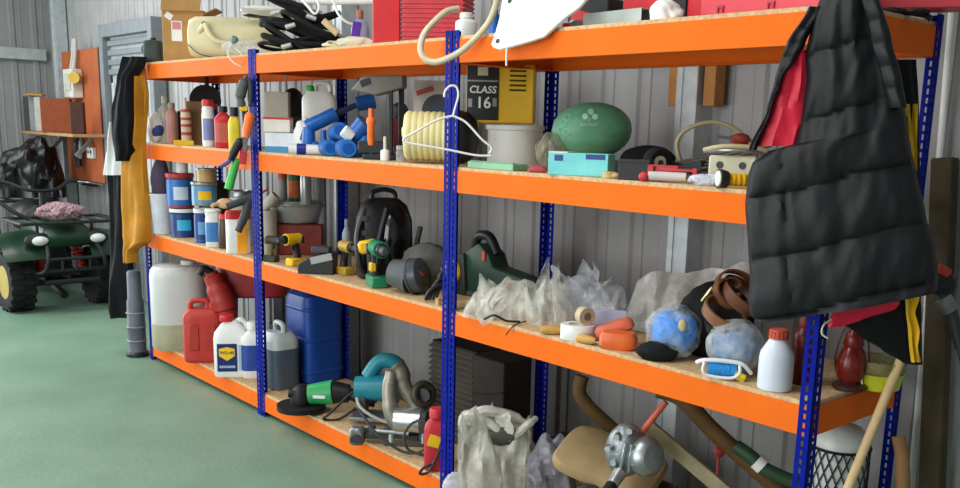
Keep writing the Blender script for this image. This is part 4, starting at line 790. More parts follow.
t = plastic('bin_liner', 'clear plastic bag of lilac papers behind the white tape roll', 592, .31, 2, [(-40, 1), (-38, 20), (-28, 40), (-14, 44), (0, 40), (14, 42), (28, 32), (38, 14), (42, 1)], 20, 38, film('#e2e8ee', .42), [(-20, -10, 20, 36, 34, -.4, .2), (8, -12, 18, 34, 28, .4, .3), (-6, 0, 30, 40, 26, 0, 0), (22, -10, 6, 26, 34, .6, .2)])
t.part(t.b().box((-4, 0, 20), (44, 12, 22), (0, .3, .2)), 'papers', mat('#c2c4da', .6), bev=1); t.part(t.b().box((12, -6, 12), (22, 8, 18), (0, -.3, 0)), 'papers', m_wht, bev=1)
carton('lilac_folder', 'lilac paper folder lying tilted behind the orange float', 'folder', 606, .18, 2, 40, 6, 15, mat('#b9b7d4', .6), dz=10, rz=-5)
t = Th('tape_roll', 'white roll of adhesive tape lying flat at shelf front', 'tape', 578, .055, 2); t.part(t.b().lathe([(10, 0), (17.5, 0), (18, .6), (18, 14.4), (17.5, 15), (10, 15), (10, 0)], n=32, ay=.8), 'roll', m_wht)
t = Th('beige_roll', 'narrow beige tape roll standing on the white tape roll', 'tape', 584, .06, 2, dz=15.2, rz=30); t.part(t.b().cyl((0, -5, 9), (0, 5, 9), 9, 9, 24), 'roll', mat('#c2b294', .6)); t.part(t.b().cyl((0, -5.4, 9), (0, -5, 9), 4, 4, 16), 'core', mat('#7c6b50', .7))
def chisel(label, u, Y, rz, w=26):
    t = Th('chisel', label, 'chisel', u, Y, 2, 0, rz); t.part(t.b().lathe([(2.6, -w/2), (4.4, -w/2+3), (4.8, 0), (4, w/2-4), (2.4, w/2)], c=(0, 0, 4.6), r=(0, pi/2, 0), n=14), 'handle', mat('#c79a4e', .45)); t.part(t.b().box((w*.8, 0, 4), (w*.7, 4, 1.2)), 'blade', m_steel)
chisel('yellow handled chisel lying before tall plastic bag', 553, .03, 10); chisel('second yellow handled chisel under edge of white tape roll', 586, .02, -30, 22); chisel('short yellow handled chisel between tape roll and orange block', 576, .035, 20, 18)
def rblock(name, label, u, Y, dz, wd, dp, h, rz, m):
    t = Th(name, label, 'block', u, Y, 2, dz, rz); t.part(t.b().lathe([(wd*.40, 0), (wd*.5, h*.2), (wd*.5, h*.7), (wd*.42, h)], sq=3.2, ay=dp/wd, n=30), 'body', m); return t
rblock('orange_float', 'bright orange plastic float block at the shelf front', 618, .055, 0, 38, 22, 17, -10, mat('#e0652c', .45))
t = rblock('salmon_float', 'salmon orange float block leaning on the bright orange one', 616, .10, 10, 40, 18, 13, -5, mat('#d4694a', .5)); t.e.rotation_euler = (0, radians(-22), t.rz)
# grey sheet
gs = Th('dust_sheet', 'crumpled pale grey plastic dust sheet draped at back of shelf', 'sheet', 668, .36, 2, rz=-18)
g = []
PZ = [(-52, 20), (-44, 46), (-26, 58), (4, 60), (34, 66), (64, 76), (84, 70)]
for j in range(25):
    row = []
    for i in range(49):
        x = -52+i*136/48; s_ = j/24
        for (xa, za), (xb, zb) in zip(PZ[:-1], PZ[1:]):
            if xa <= x <= xb: zt = za+(zb-za)*(x-xa)/(xb-xa)
        fc = facets(Vector((x*.035, s_*1.4, .3)), 5)
        row.append((x, 22-s_*26-(6*fc if s_ < .9 else 0)+5*sin(x*.08), max(1, zt*(1-s_)**.9+3*fc*(1-s_)+3*noise.noise(Vector((x*.05, s_*2, 9))))))
    g.append(row)
b = gs.b(); b.grid(g); gs.part(b, 'sheet', film('#d2d0cb', .8), thick=.6)
one('black_bag', 'black canvas bag slumped under the brown leather belts', 'bag', 712, .22, 2, lambda b: b.ball((0, 0, 36), (38, 20, 40), 36, 22, .12, 2, 15, 36), mat('#151516', .8))
t = Th('tool_belt', 'coiled brown leather belt with brass buckle on black canvas bag', 'belt', 722, .12, 2, dz=64)
m_lth = mat('#643820', .5, 0, .2, 20)
def band(t, c, R, w, th, rot, name='belt_loop', m=m_lth, a1=2*pi*.92, ax=1.):
    b = t.b(); g = []
    n = 36
    for i in range(n+1):
        a = a1*i/n; rr = R*(1+.06*sin(3*a)); row = []
        for (dr, dzz) in ((0, -w/2), (th, -w/2), (th, w/2), (0, w/2), (0, -w/2)): row.append(((rr+dr)*cos(a)*ax, (rr+dr)*sin(a), dzz))
        g.append(row)
    M = Euler(rot).to_matrix(); g = [[M @ Vector(p)+Vector(c) for p in r_] for r_ in g]; b.grid(g); return t.part(b, name, m)
band(t, (6, -6, 18), 17, 13, 2, (1.2, .3, .2)); band(t, (0, -10, 17), 11, 12, 2, (1.3, -.2, .5)); band(t, (12, -2, 12), 20, 12, 2, (.7, .2, .9)); t.part(t.b().tube([(-24, -18, 6), (-18, -20, 16), (-15, -20, 20), (-20, -20, 12)], 1.2, 8), 'buckle', mat('#b9a878', .3, .8))
t = Th('leather_belt', 'wide tan leather strap coil below the tool belt', 'belt', 720, .13, 2, dz=46); band(t, (2, -4, 10), 20, 12, 2.4, (.5, .15, .3), m=mat('#7d5438', .5, 0, .2)); band(t, (6, -6, 0), 21, 10, 2.4, (.3, -.2, 0), m=mat('#2a2622', .6))
def ropebag(name, label, u, Y, r, seed, blue, opac=.24):
    t = Th(name, label, 'bag', u, Y, 2, 0, 0); t.part(crumple(t.b(), (0, 0, r*.95), (r*.84, r*.66, r*.84), seed, .16, 2.0, r*.9), 'contents_or_shade', blue); t.part(crumple(t.b(), (0, 0, r), (r*1.06, r*.9, r*1.02), seed, .10, 3.2, r*.97), 'bag', film('#dfe6e8', opac)); return t
t = ropebag('rope_bag', 'clear bag holding bright blue cord ball at shelf front', 672, .10, 27, 41, mat('#2a8ae4', .5, 0, .15, 50, .5, 90)); t.part(t.b().ball((8, -22, 38), (4, 2, 6)), 'paper_tag', mat('#c9b678', .6))
ropebag('cord_bag', 'clear crinkled bag of blue and white cord beside squeeze bottle', 733, .10, 27, 47, mat('#5a7fae', .6, 0, .2, 50, .5, 90), .4)
t = Th('cable_winder', 'blue line wound on white plastic winder before crinkled bag', 'winder', 722, .025, 2); t.part(t.b().lathe([(6, -15), (8, -13), (8, 13), (6, 15)], c=(0, 0, 9.5), r=(0, pi/2, 0), n=20), 'line', mat('#1f86d0', .45, 0, .15, 60, .4, 120))
t.part(t.b().tube([(-26, 0, 14), (-18, -4, 18), (0, -5, 19), (18, -4, 17), (28, 0, 7)], 2.2, 8).tube([(-18, -7, 17), (-19, -9, 9), (-14, -9, 4), (8, -9, 3), (16, -8, 8), (16, -6, 16)], 1.6, 8), 'frame', m_wht); t.part(t.b().box((17, -7, 5), (11, 3, 8), (0, .4, 0)), 'warning_tape', mat('#d8c423', .5, 0, 0, 10, wear=('#1a1a16', 90, .5)), bev=.4)
one('black_pouch', 'small black nylon pouch under the blue cord bag', 'pouch', 657, .035, 2, lambda b: b.ball((0, 0, 9), (21, 10, 11), 26, 16, .15, 2, 5, 9), mat('#17181a', .8))
t = Th('squeeze_bottle', 'white squeeze bottle with red screw cap at the shelf front', 'bottle', 774, .05, 2); t.part(t.b().lathe([(15.5, 0), (17, 1.5), (17, 32), (16, 38), (9, 50), (8, 51), (8, 53)], n=30), 'body', mat('#cfd6e0', .35, 0, .04)); t.part(t.b().lathe([(9, 51.5), (9.6, 52), (9, 60), (8, 61)], n=24), 'cap', mat('#b8432c', .45))
for i in range(16): t.part(t.b().box((9.3*cos(i*pi/8), 9.3*sin(i*pi/8), 56), (.9, .9, 7)), 'cap_rib', mat('#b8432c', .45))
t = Th('red_lantern', 'dark red glass lantern behind the end upright', 'lantern', 849, .22, 2); rg = mat('#6e1a14', .25); t.part(t.b().lathe([(13, 0), (17, 2), (17, 5), (12, 8)], n=24), 'base', mat('#3a1a16', .4)); t.part(t.b().lathe([(10, 8), (14, 16), (15, 28), (11, 40), (8, 44)], n=24), 'glass', rg); t.part(t.b().lathe([(9, 44), (10, 46), (8, 56), (4, 62), (.5, 63)], n=20), 'cap', rg); t.part(t.b().tube([(-11, 0, 10), (-16, 0, 30), (-9, 0, 62), (9, 0, 62), (16, 0, 30), (11, 0, 10)], 1, 8), 'wire_frame', mat('#4a2018', .4))
bottle('dark_red_bottle', 'dark red bottle standing beside squeeze bottle behind upright', 'bottle', 800, .16, 2, 22, 70, mat('#5a1512', .35), mat('#5a1512'), neck=.5)
t = Th('yellow_tub', 'lime yellow bowl with clear plastic bowl stacked on it', 'bowl', 876, .30, 2); t.part(t.b().lathe([(20, 0), (22, 1), (25, 16), (26, 17), (24, 17), (21, 3), (.1, 3)], n=30), 'bowl', mat('#c4c52c', .4)); t.part(t.b().lathe([(22, 12), (26, 20), (27, 30), (26, 30), (25, 20)], n=30), 'clear_bowl', film('#a39a66', .5)); t.part(t.b().cyl((-12, -24, 2), (-18, -22, 36), .9), 'stirrer', m_wht)

# ================================================================== LEVEL 1, far bay
one('black_bin', 'tall black plastic bin behind white liquid drum', 'bin', 163, .085, 1, lambda b: b.lathe([(8, 0), (8.5, 1), (10, 68), (11, 68), (11, 72), (9.5, 72), (7, 3)], n=24), mat('#1a1b1c', .6))
t = Th('liquid_drum', 'large translucent white drum one third full of cloudy liquid', 'drum', 181, .085, 1)
r = 26.5; t.part(t.b().lathe([(r*.93, 0), (r, 3), (r, 72), (r*.97, 78), (r*.85, 82), (r*.6, 83)], n=40, sq=2.6, ay=.8), 'body', mat('#cfd2d0', .35, 0, .04, 4)); t.part(t.b().lathe([(r*.935, .2), (r*1.006, 3), (r*1.006, 26)], n=40, sq=2.6, ay=.8), 'liquid', mat('#a9a78c', .4)); t.part(t.b().lathe([(7, 82), (7, 86), (6, 87)], c=(10, 0, 0), n=16), 'cap', m_wht); t.part(t.b().torus((0, 0, 80), 19, 1.6, 30, 8), 'rim', mat('#cfd2d0', .35))
t = jerry('red_fuel_can', 'red plastic fuel can standing before the white drum', 'fuel can', 205, .055, 1, 38, 24, 62, mat('#b8352c', .45, 0, .08), mat('#b8352c'), rz=-6)
for x in (-8, 8): t.part(t.b().box((x, -12.3, 26), (9, 1.4, 26)), 'moulded_panel', mat('#ad3028', .45), bev=.6)
t = Th('funnel_can', 'red plastic funnel can tipped on top of the red fuel can', 'can', 222, .13, 1, dz=44); t.part(t.b().tube([(-7, 0, 46), (-4, 0, 36), (2, -2, 20), (6, -3, 6), (5, -3, 1)], [6, 9, 11, 12, 10, 5], 16), 'body', mat('#a82f2a', .45)); t.part(t.b().tube([(-7, -2, 46), (-14, -4, 50), (-18, -4, 44)], 3.4, 10), 'spout', m_blk)
carton('grey_crate', 'dark grey box standing behind the lubricant jug', 'box', 243, .17, 1, 32, 14, 44, mat('#4b4c4e', .6), rz=-10)
t = Th('lubricant_jug', 'white lubricant jug with blue label and yellow shield reading WD-40', 'jug', 233, .045, 1, rz=-8)
t.part(t.b().lathe([(16, 0), (17, 1.5), (17, 38), (16, 44), (10, 52), (7, 54), (7, 56)], sq=4.5, ay=.62, n=40), 'body', m_wht); t.part(t.b().lathe([(7, 55), (7.4, 56), (7, 60), (6, 61)], c=(-4, 0, 0), n=18), 'cap', m_red); t.part(t.b().tube([(2, 0, 52), (9, 0, 56), (14, 0, 52), (16, 0, 42)], 2.8, 10), 'handle', m_wht)
t.part(t.b().box((-3.5, -10.9, 20), (19, .8, 28)), 'label', mat('#152a6a', .4), bev=.3); t.part(t.b().prism([(-11, 29), (-11, 22), (-3.5, 17), (4, 22), (4, 29), (-3.5, 31)], -11.7, -11.2), 'shield', mat('#f0c41c', .4), smooth=False); text('WD-40', 4.4*t.k, mat('#16275e', .4), t.e, (-3.5*t.k, -11.9*t.k, 25*t.k), (pi/2, 0, 0), ext=.0003, bold=.0002)
t.part(t.b().box((11.5, -10.6, 20), (8, .6, 26)), 'side_print', mat('#9fb0c4', .5)); t.part(t.b().box((-3.5, -11.4, 11), (15, .4, 2.4)), 'print', mat('#9aa8c8', .5))
bottle('blue_label_jug', 'white bottle with blue label behind the second blue upright', 'bottle', 254, .12, 1, 24, 56, m_wht, m_wht, neck=.4, sq=3, ay=.8, lab=mat('#30489a', .4))
one('folded_blue_tarp', 'folded blue tarpaulin lying behind the upper red container', 'tarp', 232, .40, 1, lambda b: b.ball((0, 0, 40), (7, 8, 44), 24, 16, .1, 2, 3, 40), mat('#1f3a9a', .5), rz=0)
carton('pale_box', 'pale cardboard box standing behind white drum', 'box', 196, .34, 1, 40, 20, 92, mat('#a8a698', .7), rz=-10)

# ------------------------------------------------ level 1, middle bay
t = jerry('liquid_jerrycan', 'translucent white jerrycan filled with grey liquid behind upright', 'jerrycan', 279, .135, 1, 38, 30, 66, mat('#b9c0c2', .35, 0, .05), mat('#20242a'), absrz=180, liquid=mat('#4a5663', .35), lev=.62)
t = Th('blue_drum', 'large ribbed blue plastic drum on the bottom shelf', 'drum', 315, .365, 1, absrz=0); t.part(t.b().lathe([(20, 0), (22.5, 2), (23, 10), (23, 80), (21.5, 86), (16, 90), (5, 90)], sq=6, ay=.92, n=48), 'body', mat('#14469c', .45, 0, .10))
for z in (12, 44, 74): t.part(t.b().lathe([(23, z-2), (23.8, z-1), (23.8, z+1), (23, z+2)], sq=6, ay=.92, n=48), 'rib', mat('#14469c', .45))
t.part(t.b().lathe([(6, 89), (6, 94), (5, 95)], c=(-8, 4, 0), n=18), 'cap', m_blk)
t = Th('marine_fuel_tank', 'red plastic fuel tank wedged under the shelf above blue drum', 'tank', 256, .36, 1, rz=-8); t.part(t.b().lathe([(30, 60), (34, 62), (35, 80), (33, 90), (20, 94)], sq=4, ay=.6, n=36), 'tank', mat('#9a2426', .45)); t.part(t.b().box((-24, 0, 30), (8, 30, 60)).box((24, 0, 30), (8, 30, 60)), 'stand', m_dgry, smooth=False)
t = Th('angle_grinder', 'green and black angle grinder with big black disc', 'grinder', 320, .075, 1, rz=-12); t.part(t.b().cyl((-18, -2, 3), (-18, -2, 8), 24, 24, 30), 'disc', mat('#1a1b1c', .6)); t.part(t.b().lathe([(10, 8), (11, 12), (9, 24), (5, 27)], c=(-18, -2, 0), n=20), 'gear_head', m_blk); t.part(t.b().cyl((-10, -2, 18), (14, -2, 21), 10, 12.5, 20), 'motor_housing', mat('#2a9a56', .4)); t.part(t.b().cyl((14, -2, 21), (30, -2, 20), 11.5, 9, 18), 'rear_housing', m_blk); t.part(t.b().cyl((-30, -4, 20), (-16, -2, 18), 5, 6), 'side_handle', m_blk); t.part(t.b().tube([(30, -2, 20), (42, -4, 16), (56, -4, 13)], 6, 10), 'grip', m_blk)
t.part(t.b().tube([(56, -4, 13), (66, -8, 30), (56, -14, 34), (38, -22, 28), (16, -30, 8), (10, -30, 2), (24, -28, 1.5), (40, -24, 12)], 1.3, 8), 'cord', m_blk); t.part(t.b().box((2, -13.6, 19), (12, .8, 3)), 'print', m_wht, bev=.1)
# saw heap
t = Th('circular_saw', 'teal circular saw with silver guard on bottom shelf', 'saw', 382, .22, 1, rz=-10)
t.part(t.b().cyl((-26, -4, 36), (8, -2, 36), 11, 14, 22), 'motor_housing', m_teal); t.part(t.b().tube([(-14, 0, 46), (-2, 2, 62), (14, 2, 60), (18, 2, 44)], 7.5, 12), 'handle', m_teal); t.part(t.b().cyl((8, -2, 36), (15, -2, 36), 20, 20, 30), 'blade_guard', m_alud); t.part(t.b().cyl((15, -2, 36), (17, -2, 36), 16, 15, 30), 'saw_blade', m_steel)
t.part(t.b().box((0, 0, 6), (60, 30, 4)), 'base_plate', m_alud, bev=.6); t.part(t.b().box((-18, -4, 17), (8, 18, 22)).box((8, 6, 17), (8, 14, 22)), 'bracket', m_dgry, bev=.8); t.part(t.b().tube([(-24, -8, 30), (-18, -18, 20), (0, -22, 10), (24, -24, 4)], 1.6, 8), 'cable', mat('#a9aaa4', .5))
t = Th('mitre_saw', 'silver chop saw arm with rusty pivot beside the teal saw', 'saw', 411, .16, 1, rz=-6)
t.part(t.b().tube([(-16, 6, 78), (-10, 4, 70), (-6, 2, 56), (4, 0, 40), (8, -2, 30)], [9, 8, 7, 7.5, 8], 14), 'arm', mat('#7a7468', .45, .5, .3)); t.part(t.b().tube([(-20, 2, 72), (-22, -2, 50), (-18, -6, 30), (-10, -8, 16)], [6, 7, 8, 8], 14), 'arm', mat('#8d857a', .45, .5, .3))
t.part(t.b().cyl((-14, -8, 26), (12, -12, 26), 12.5, 12.5, 26), 'motor', mat('#c9cccd', .25, .85)); t.part(t.b().cyl((12, -12, 26), (17, -13, 26), 13, 10, 26), 'motor_cap', m_alud); t.part(t.b().torus((12, 0, 50), 10, 4, 22, 10, (1.3, 0, .6)), 'pivot', mat('#4a433c', .5, .4)); t.part(t.b().cyl((12, -4, 50), (14, 6, 50), 7, 7), 'pivot_core', m_dgry)
t.part(t.b().box((-2, 0, 4), (46, 30, 8)), 'base', mat('#54524c', .5, .4), bev=1)
for x in (-18, 14): t.part(t.b().cyl((x, -12, 4), (x, -12, 16), 4, 3), 'bolt', m_alu)
t = Th('saw_base', 'dark saw bench base with silver clamp and teal foot', 'base', 385, .065, 1, rz=-12); t.part(t.b().box((4, 0, 9), (62, 18, 6)), 'plate', mat('#3f3b36', .5, .4), bev=.8); t.part(t.b().box((-26, -8, 9), (14, 12, 18)), 'clamp', m_alud, bev=2); t.part(t.b().cyl((-26, -15, 6), (-26, -8, 8), 6, 6), 'clamp_knob', m_dgry); t.part(t.b().box((36, 2, 6), (18, 18, 12)), 'foot', m_teal, bev=1.5); t.part(t.b().cyl((-8, -8, 15), (26, -10, 14), 2.4), 'rod', m_steel)
for x in (-12, 4, 18): t.part(t.b().cyl((x, -4, 11), (x, -4, 19), 4.5, 3.6), 'knob', m_dgry)
t = Th('cable_loop', 'grey power cable looped over the saws', 'cable', 404, .035, 1); t.part(t.b().tube([(-44, 12, 44), (-30, 2, 26), (-10, -2, 10), (6, -4, 4), (20, -4, 8), (28, -4, 24), (20, -2, 36), (8, 0, 34), (0, -2, 22), (4, -4, 8), (22, -4, 1.5), (36, -2, 2)], 1.5, 8), 'cable', m_dgry)
bt = bottle('red_oil_bottle', 'red flat bottle with yellow sticker and black cord beside the upright', 'bottle', 436, .045, 1, 24, 64, mat('#c03038', .4), mat('#c03038'), neck=.5, sq=4, ay=.6)
bt.part(bt.b().box((-2, -8, 32), (12, .8, 12), (0, .3, 0)), 'sticker', m_yel, bev=.2); bt.part(bt.b().tube([(10, -9, 50), (4, -11, 26), (-6, -12, 4), (-12, -13, 0), (-16, -13, 1), (-12, -12, 6), (-4, -11, 10)], 1.4, 8), 'cord', m_blk)
# louvred cabinet behind
t = Th('louvred_cabinet', 'dark brown louvred metal cabinet standing behind second upright', 'cabinet', 484, .36, 1, absrz=0)
cb = mat('#2e2723', .6, .1, .2); t.part(t.b().box((24, 0, 50), (46, 36, 100)), 'side', cb, smooth=False, bev=1); t.part(t.b().box((-36, 4, 50), (72, 30, 100)), 'core', mat('#1c1917', .7), smooth=False)
for i in range(16): t.part(t.b().box((-36, -13, 6+i*6), (70, 8, 1.6), (.5, 0, 0)), 'louvre', mat('#5a534c', .5, .2), smooth=False)
t.part(t.b().tube([(2, -18.5, 62), (24, -18.6, 66), (46, -18.6, 72)], .8, 6), 'strap', m_blk)

# ------------------------------------------------ level 1, near bay
t = Th('carrier_bag', 'big white plastic carrier bag with open handles on bottom shelf', 'bag', 497, .10, 1)
t.part(bag_b(t.b(), [(-40, 2), (-38, 50), (-34, 74), (-22, 84), (-4, 80), (14, 76), (30, 66), (38, 40), (40, 2)], 24, 52, 3.6, .045), 'bag', film('#d4d1c6', .8)); t.part(t.b().tube([(-34, -12, 58), (-32, -18, 82), (-8, -18, 74), (10, -20, 60), (28, -18, 74), (36, -10, 78)], [3, 5, 4, 3, 4, 3], 8), 'handle', film('#e6e4da', .85)); t.part(t.b().tube([(-26, -14, 72), (-16, -12, 84), (10, -8, 80), (30, -6, 70)], [4, 6, 5, 3], 8), 'handle', film('#e6e4da', .85)); t.part(t.b().ball((4, -18, 62), (17, 6, 9), 20, 12, .2), 'contents_or_shade', mat('#4c4a42', .8)); [t.part(flap(t.b(), c_, w_, h_, ti, le, sd_), 'loose_fold', film('#d4d1c6', .8)) for c_, w_, h_, ti, le, sd_ in (((-22, -18, 40), 36, 44, -.2, .25, 5.1), ((20, -20, 34), 36, 40, .35, .3, 6.3), ((-6, -26, 6), 50, 52, .1, .1, 7.7), ((0, -4, 66), 56, 20, 0, -.1, 8.9))]  # dark ball at the bag mouth paints the shade of its hollow inside
t.part(crumple(t.b(), (-40, -18, 10), (12, 8, 14), 4, .25, nu=30, nv=18), 'tied_corner', film('#d8dade', .7))
one('grey_bag', 'grey translucent bag slumped beside big white carrier bag', 'bag', 552, .14, 1, lambda b: bag_b(b, [(-28, 2), (-26, 50), (-14, 72), (4, 74), (18, 60), (28, 30), (30, 2)], 20, 57, 4), film('#8c8a92', .8))
one('black_sack', 'black plastic sack crushed behind grey translucent bag', 'sack', 566, .34, 1, lambda b: crumple(b, (0, 0, 24), (34, 18, 30), 59, .2, 2, 24), mat('#16171a', .35))
t = Th('seat_cushion', 'tan upholstered seat cushion tilted among scrap on the bottom shelf', 'cushion', 606, .17, 1, dz=62, rz=0); t.part(t.b().lathe([(46, 0), (52, 4), (53, 9), (50, 14), (40, 17), (5, 18)], sq=5, ay=.72, n=48), 'pad', mat('#9c8560', .8, 0, .15, 10)); t.part(t.b().torus((0, 0, 5), 1, .1, 4, 3), 'piping', m_brn); t.e.rotation_euler = (radians(16), radians(12), t.rz+radians(-18))
t = Th('wooden_tray', 'open wooden tray under the tilted tan cushion', 'tray', 618, .24, 1, absrz=0); t.part(t.b().box((0, 0, 2), (110, 40, 4)).box((0, -20, 25), (110, 3, 50)).box((0, 20, 25), (110, 3, 50)).box((-55, 0, 25), (3, 40, 50)).box((55, 0, 25), (3, 40, 50)), 'tray', mat('#5c4a38', .7, 0, .25), smooth=False, bev=.4)
# gearbox
t = Th('gearbox', 'cast aluminium gearbox with black shaft resting on tan cushion', 'gearbox', 629, .06, 1, dz=84, rz=8)
t.part(t.b().ball((-9, 0, 28), (20, 18, 27), 30, 20, .05, 2, 3), 'housing', mat('#8f9396', .42, .75, .25, 40, .3, 60)); t.part(t.b().lathe([(19, 0), (20, 3), (19, 10), (14, 15), (4, 16)], c=(7, -8, 25), r=(radians(80), 0, radians(38)), n=28), 'cover', mat('#a4a8ab', .35, .8, .2, 30)); t.part(t.b().cyl((-16, -16, 10), (-24, -28, 2), 7, 6, 16), 'shaft_boss', m_alu); t.part(t.b().cyl((-24, -28, 2), (-29, -36, -2), 6, 6, 16), 'shaft', m_blk)
for i, (x, z) in enumerate(((-26, 34), (-18, 46), (-20, 20), (-6, 52))): t.part(t.b().cyl((x, -10, z), (x-3, -17, z), 3.4, 3, 10), 'bolt', m_alu)
t.part(t.b().box((-14, -18, 26), (3, 4, 30), (0, .15, 0)).box((-7, -19, 26), (3, 4, 28), (0, .1, 0)), 'cooling_fin', m_alu, bev=.5)
one('red_rod', 'thin red metal rod standing out of the gearbox', 'rod', 645, .10, 1, lambda b: b.cyl((-11, 0, 128), (11, 0, 162), 3.2, 3.2, 12), mat('#c4553a', .45))
one('rubber_hose', 'thick brown rubber hose arching down behind tan cushion', 'hose', 615, .40, 1, lambda b: b.tube([(-38, 4, 122), (-40, 2, 106), (-30, 0, 92), (-6, -2, 72), (16, -4, 54), (30, -6, 20), (40, -6, 4)], 7, 14), mat('#5d4728', .6, 0, .2, 12))
one('long_rubber_hose', 'long thick brown rubber hose sloping across the bottom shelf', 'hose', 715, .36, 1, lambda b: b.tube([(-66, 8, 152), (-42, 4, 146), (-8, 0, 116), (38, -6, 82), (76, -12, 52), (130, -20, 10)], 8.5, 14), mat('#634a2b', .6, 0, .2, 12))
one('timber_batten', 'pale weathered timber batten leaning down behind gearbox', 'batten', 690, .25, 1, lambda b: b.box((12, 0, 80), (150, 8, 14), (0, radians(37), 0)), mat('#a59a7c', .75, 0, .2, 20), smooth=False, bev=.5, rz=0)
one('black_hose', 'thin black hose lying over the scrap below gearbox', 'hose', 660, .03, 1, lambda b: b.tube([(-60, 0, 50), (-20, -6, 72), (20, -8, 84), (60, -4, 74), (90, 0, 56)], 3.4, 10), m_rub)
t = Th('green_hose', 'green garden hose with white fitting behind long brown hose', 'hose', 778, .42, 1); t.part(t.b().tube([(-50, 6, 112), (-34, 2, 104), (-20, 0, 94), (14, -2, 84), (40, -2, 82), (70, 0, 86)], 7, 12), 'hose', mat('#28472f', .55)); t.part(t.b().cyl((-29, 1, 101), (-22, 0, 96), 8.4, 8.4), 'fitting', m_wht)
one('red_float', 'small pink red float hanging behind long brown hose', 'float', 713, .44, 1, lambda b: b.ball((0, 0, 84), (6, 6, 6)).cyl((0, 0, 0), (0, 0, 80), 1.5), mat('#b84a4a', .5))
one('machine_casting', 'dark oily machine casting lying at front of bottom shelf', 'casting', 596, .06, 1, lambda b: b.ball((0, 0, 28), (36, 18, 32), 30, 16, .25, 2.6, 8, 28).cyl((-20, -12, 44), (14, -16, 50), 6), mat('#3a3734', .55, .3, .3))
# heater cylinder on the floor beyond the shelf end
t = Th('gas_cylinder', 'white domed gas cylinder inside black diamond mesh guard', 'cylinder', 838, .20, 1, p=(-.115, .385, TOPZ[1]))
t.part(t.b().lathe([(27, 0), (27, 152), (26, 158), (20, 166), (10, 170), (1, 171)], n=30), 'cylinder', mat('#c9ccca', .4)); 
b = t.b(); R_ = 28.6
for i in range(22):
    for sgn in (1, -1):
        pts = [(R_*cos(2*pi*i/22+sgn*j*.10), R_*sin(2*pi*i/22+sgn*j*.10), j*7.4) for j in range(21)]; b.tube(pts, .7, 4, 0)
b.torus((0, 0, 148), R_, 1.4, 30, 6); b.torus((0, 0, 3), R_, 1.4, 30, 6); t.part(b, 'mesh_guard', mat('#202225', .5, .5))

# ================================================================== RIGHT END, on the floor against the wall
def pole(name, label, cat, a, c, r, m, r1=None):
    a, c = Vector(a), Vector(c); return tag(B().cyl(Vector(), c-a, r, r1 or r, 16).obj(name, m, None, a), label, cat)
pa = un(848, 488, 1, .12); pb = un(899, 364, 1, .28); dv = pb-pa; s_ = pa.z/dv.z; a0 = pa-dv*s_
pole('broom_handle', 'pale wooden broom handle leaning against the shelf end', 'broom handle', a0, pb+dv*.35, .0125, mat('#d6b988', .55, 0, .1, 20))
g0 = un(945, 158, 1, .70); g1 = un(932, 488, 1, .66); dv = (g1-g0); bz = g0+dv*(g0.z/-dv.z)
q = B(); ax = (g0-bz); L_ = ax.length
b = B().box((0, 0, L_/2), (.065, .05, L_)); o = b.obj('timber_post', mat('#4f4536', .75, 0, .25, 14), None, bz, smooth=False, bev=.004); o.rotation_euler = Vector((0, 0, 1)).rotation_difference(ax).to_euler(); tag(o, 'dark weathered timber post leaning on the wall past the shelf end', 'post')
w0 = un(947, 10, 1, .72); w1 = un(955, 155, 1, .72)
o = tag(B().cyl((0, 0, 0), w0-Vector((w1.x, w1.y, 0)) + Vector((0, 0, .5)), .011, .011, 12).obj('conduit_pipe', m_wht, None, (w1.x, w1.y, 0)), 'thin white conduit pipe running up wall at the shelf end', 'pipe')
h0 = un(905, 456, 1, .45); o = tag(B().tube([Vector((0, 0, -h0.z)), Vector((.02, 0, -h0.z*.5)), Vector((.0, 0, -.05)), Vector((-.03, .01, .05))], .02, 12).obj('tan_hose', mat('#9a744c', .6), None, h0), 'short tan hose end standing beside rear end upright', 'hose')
t = Th('strimmer', 'black strimmer with grey clamp and red trigger leaning beside timber post', 'strimmer', 945, .3, 0, p=un(945, 296, 1, .36))
t.part(t.b().tube([(-16, 0, 30), (-6, 0, 12), (8, -2, -16), (20, -2, -50)], [4, 7, 6, 6], 14), 'shaft', mat('#2c2f33', .4)); t.part(t.b().ball((-4, -2, 12), (14, 9, 12), 20, 14), 'motor', m_blk); t.part(t.b().cyl((-2, -2, -2), (8, -2, -14), 9, 8), 'clamp', m_alud); t.part(t.b().box((-4, -6, 26), (14, 8, 9), (0, .5, 0)), 'trigger', mat('#b83a30'), bev=1.5); t.part(t.b().tube([(20, -2, -50), (40, 0, -120), (75, 10, -290), (80, 10, -330)], 4.5, 10), 'lower_shaft', m_dgry)
t = Th('wooden_block', 'small pale wooden block fixed to wall beside timber post', 'block', 921, .7, 0, p=un(921, 318, 1, .72)); t.part(t.b().box((0, 0, 0), (14, 8, 24)), 'block', mat('#a59c88', .7), bev=.5)

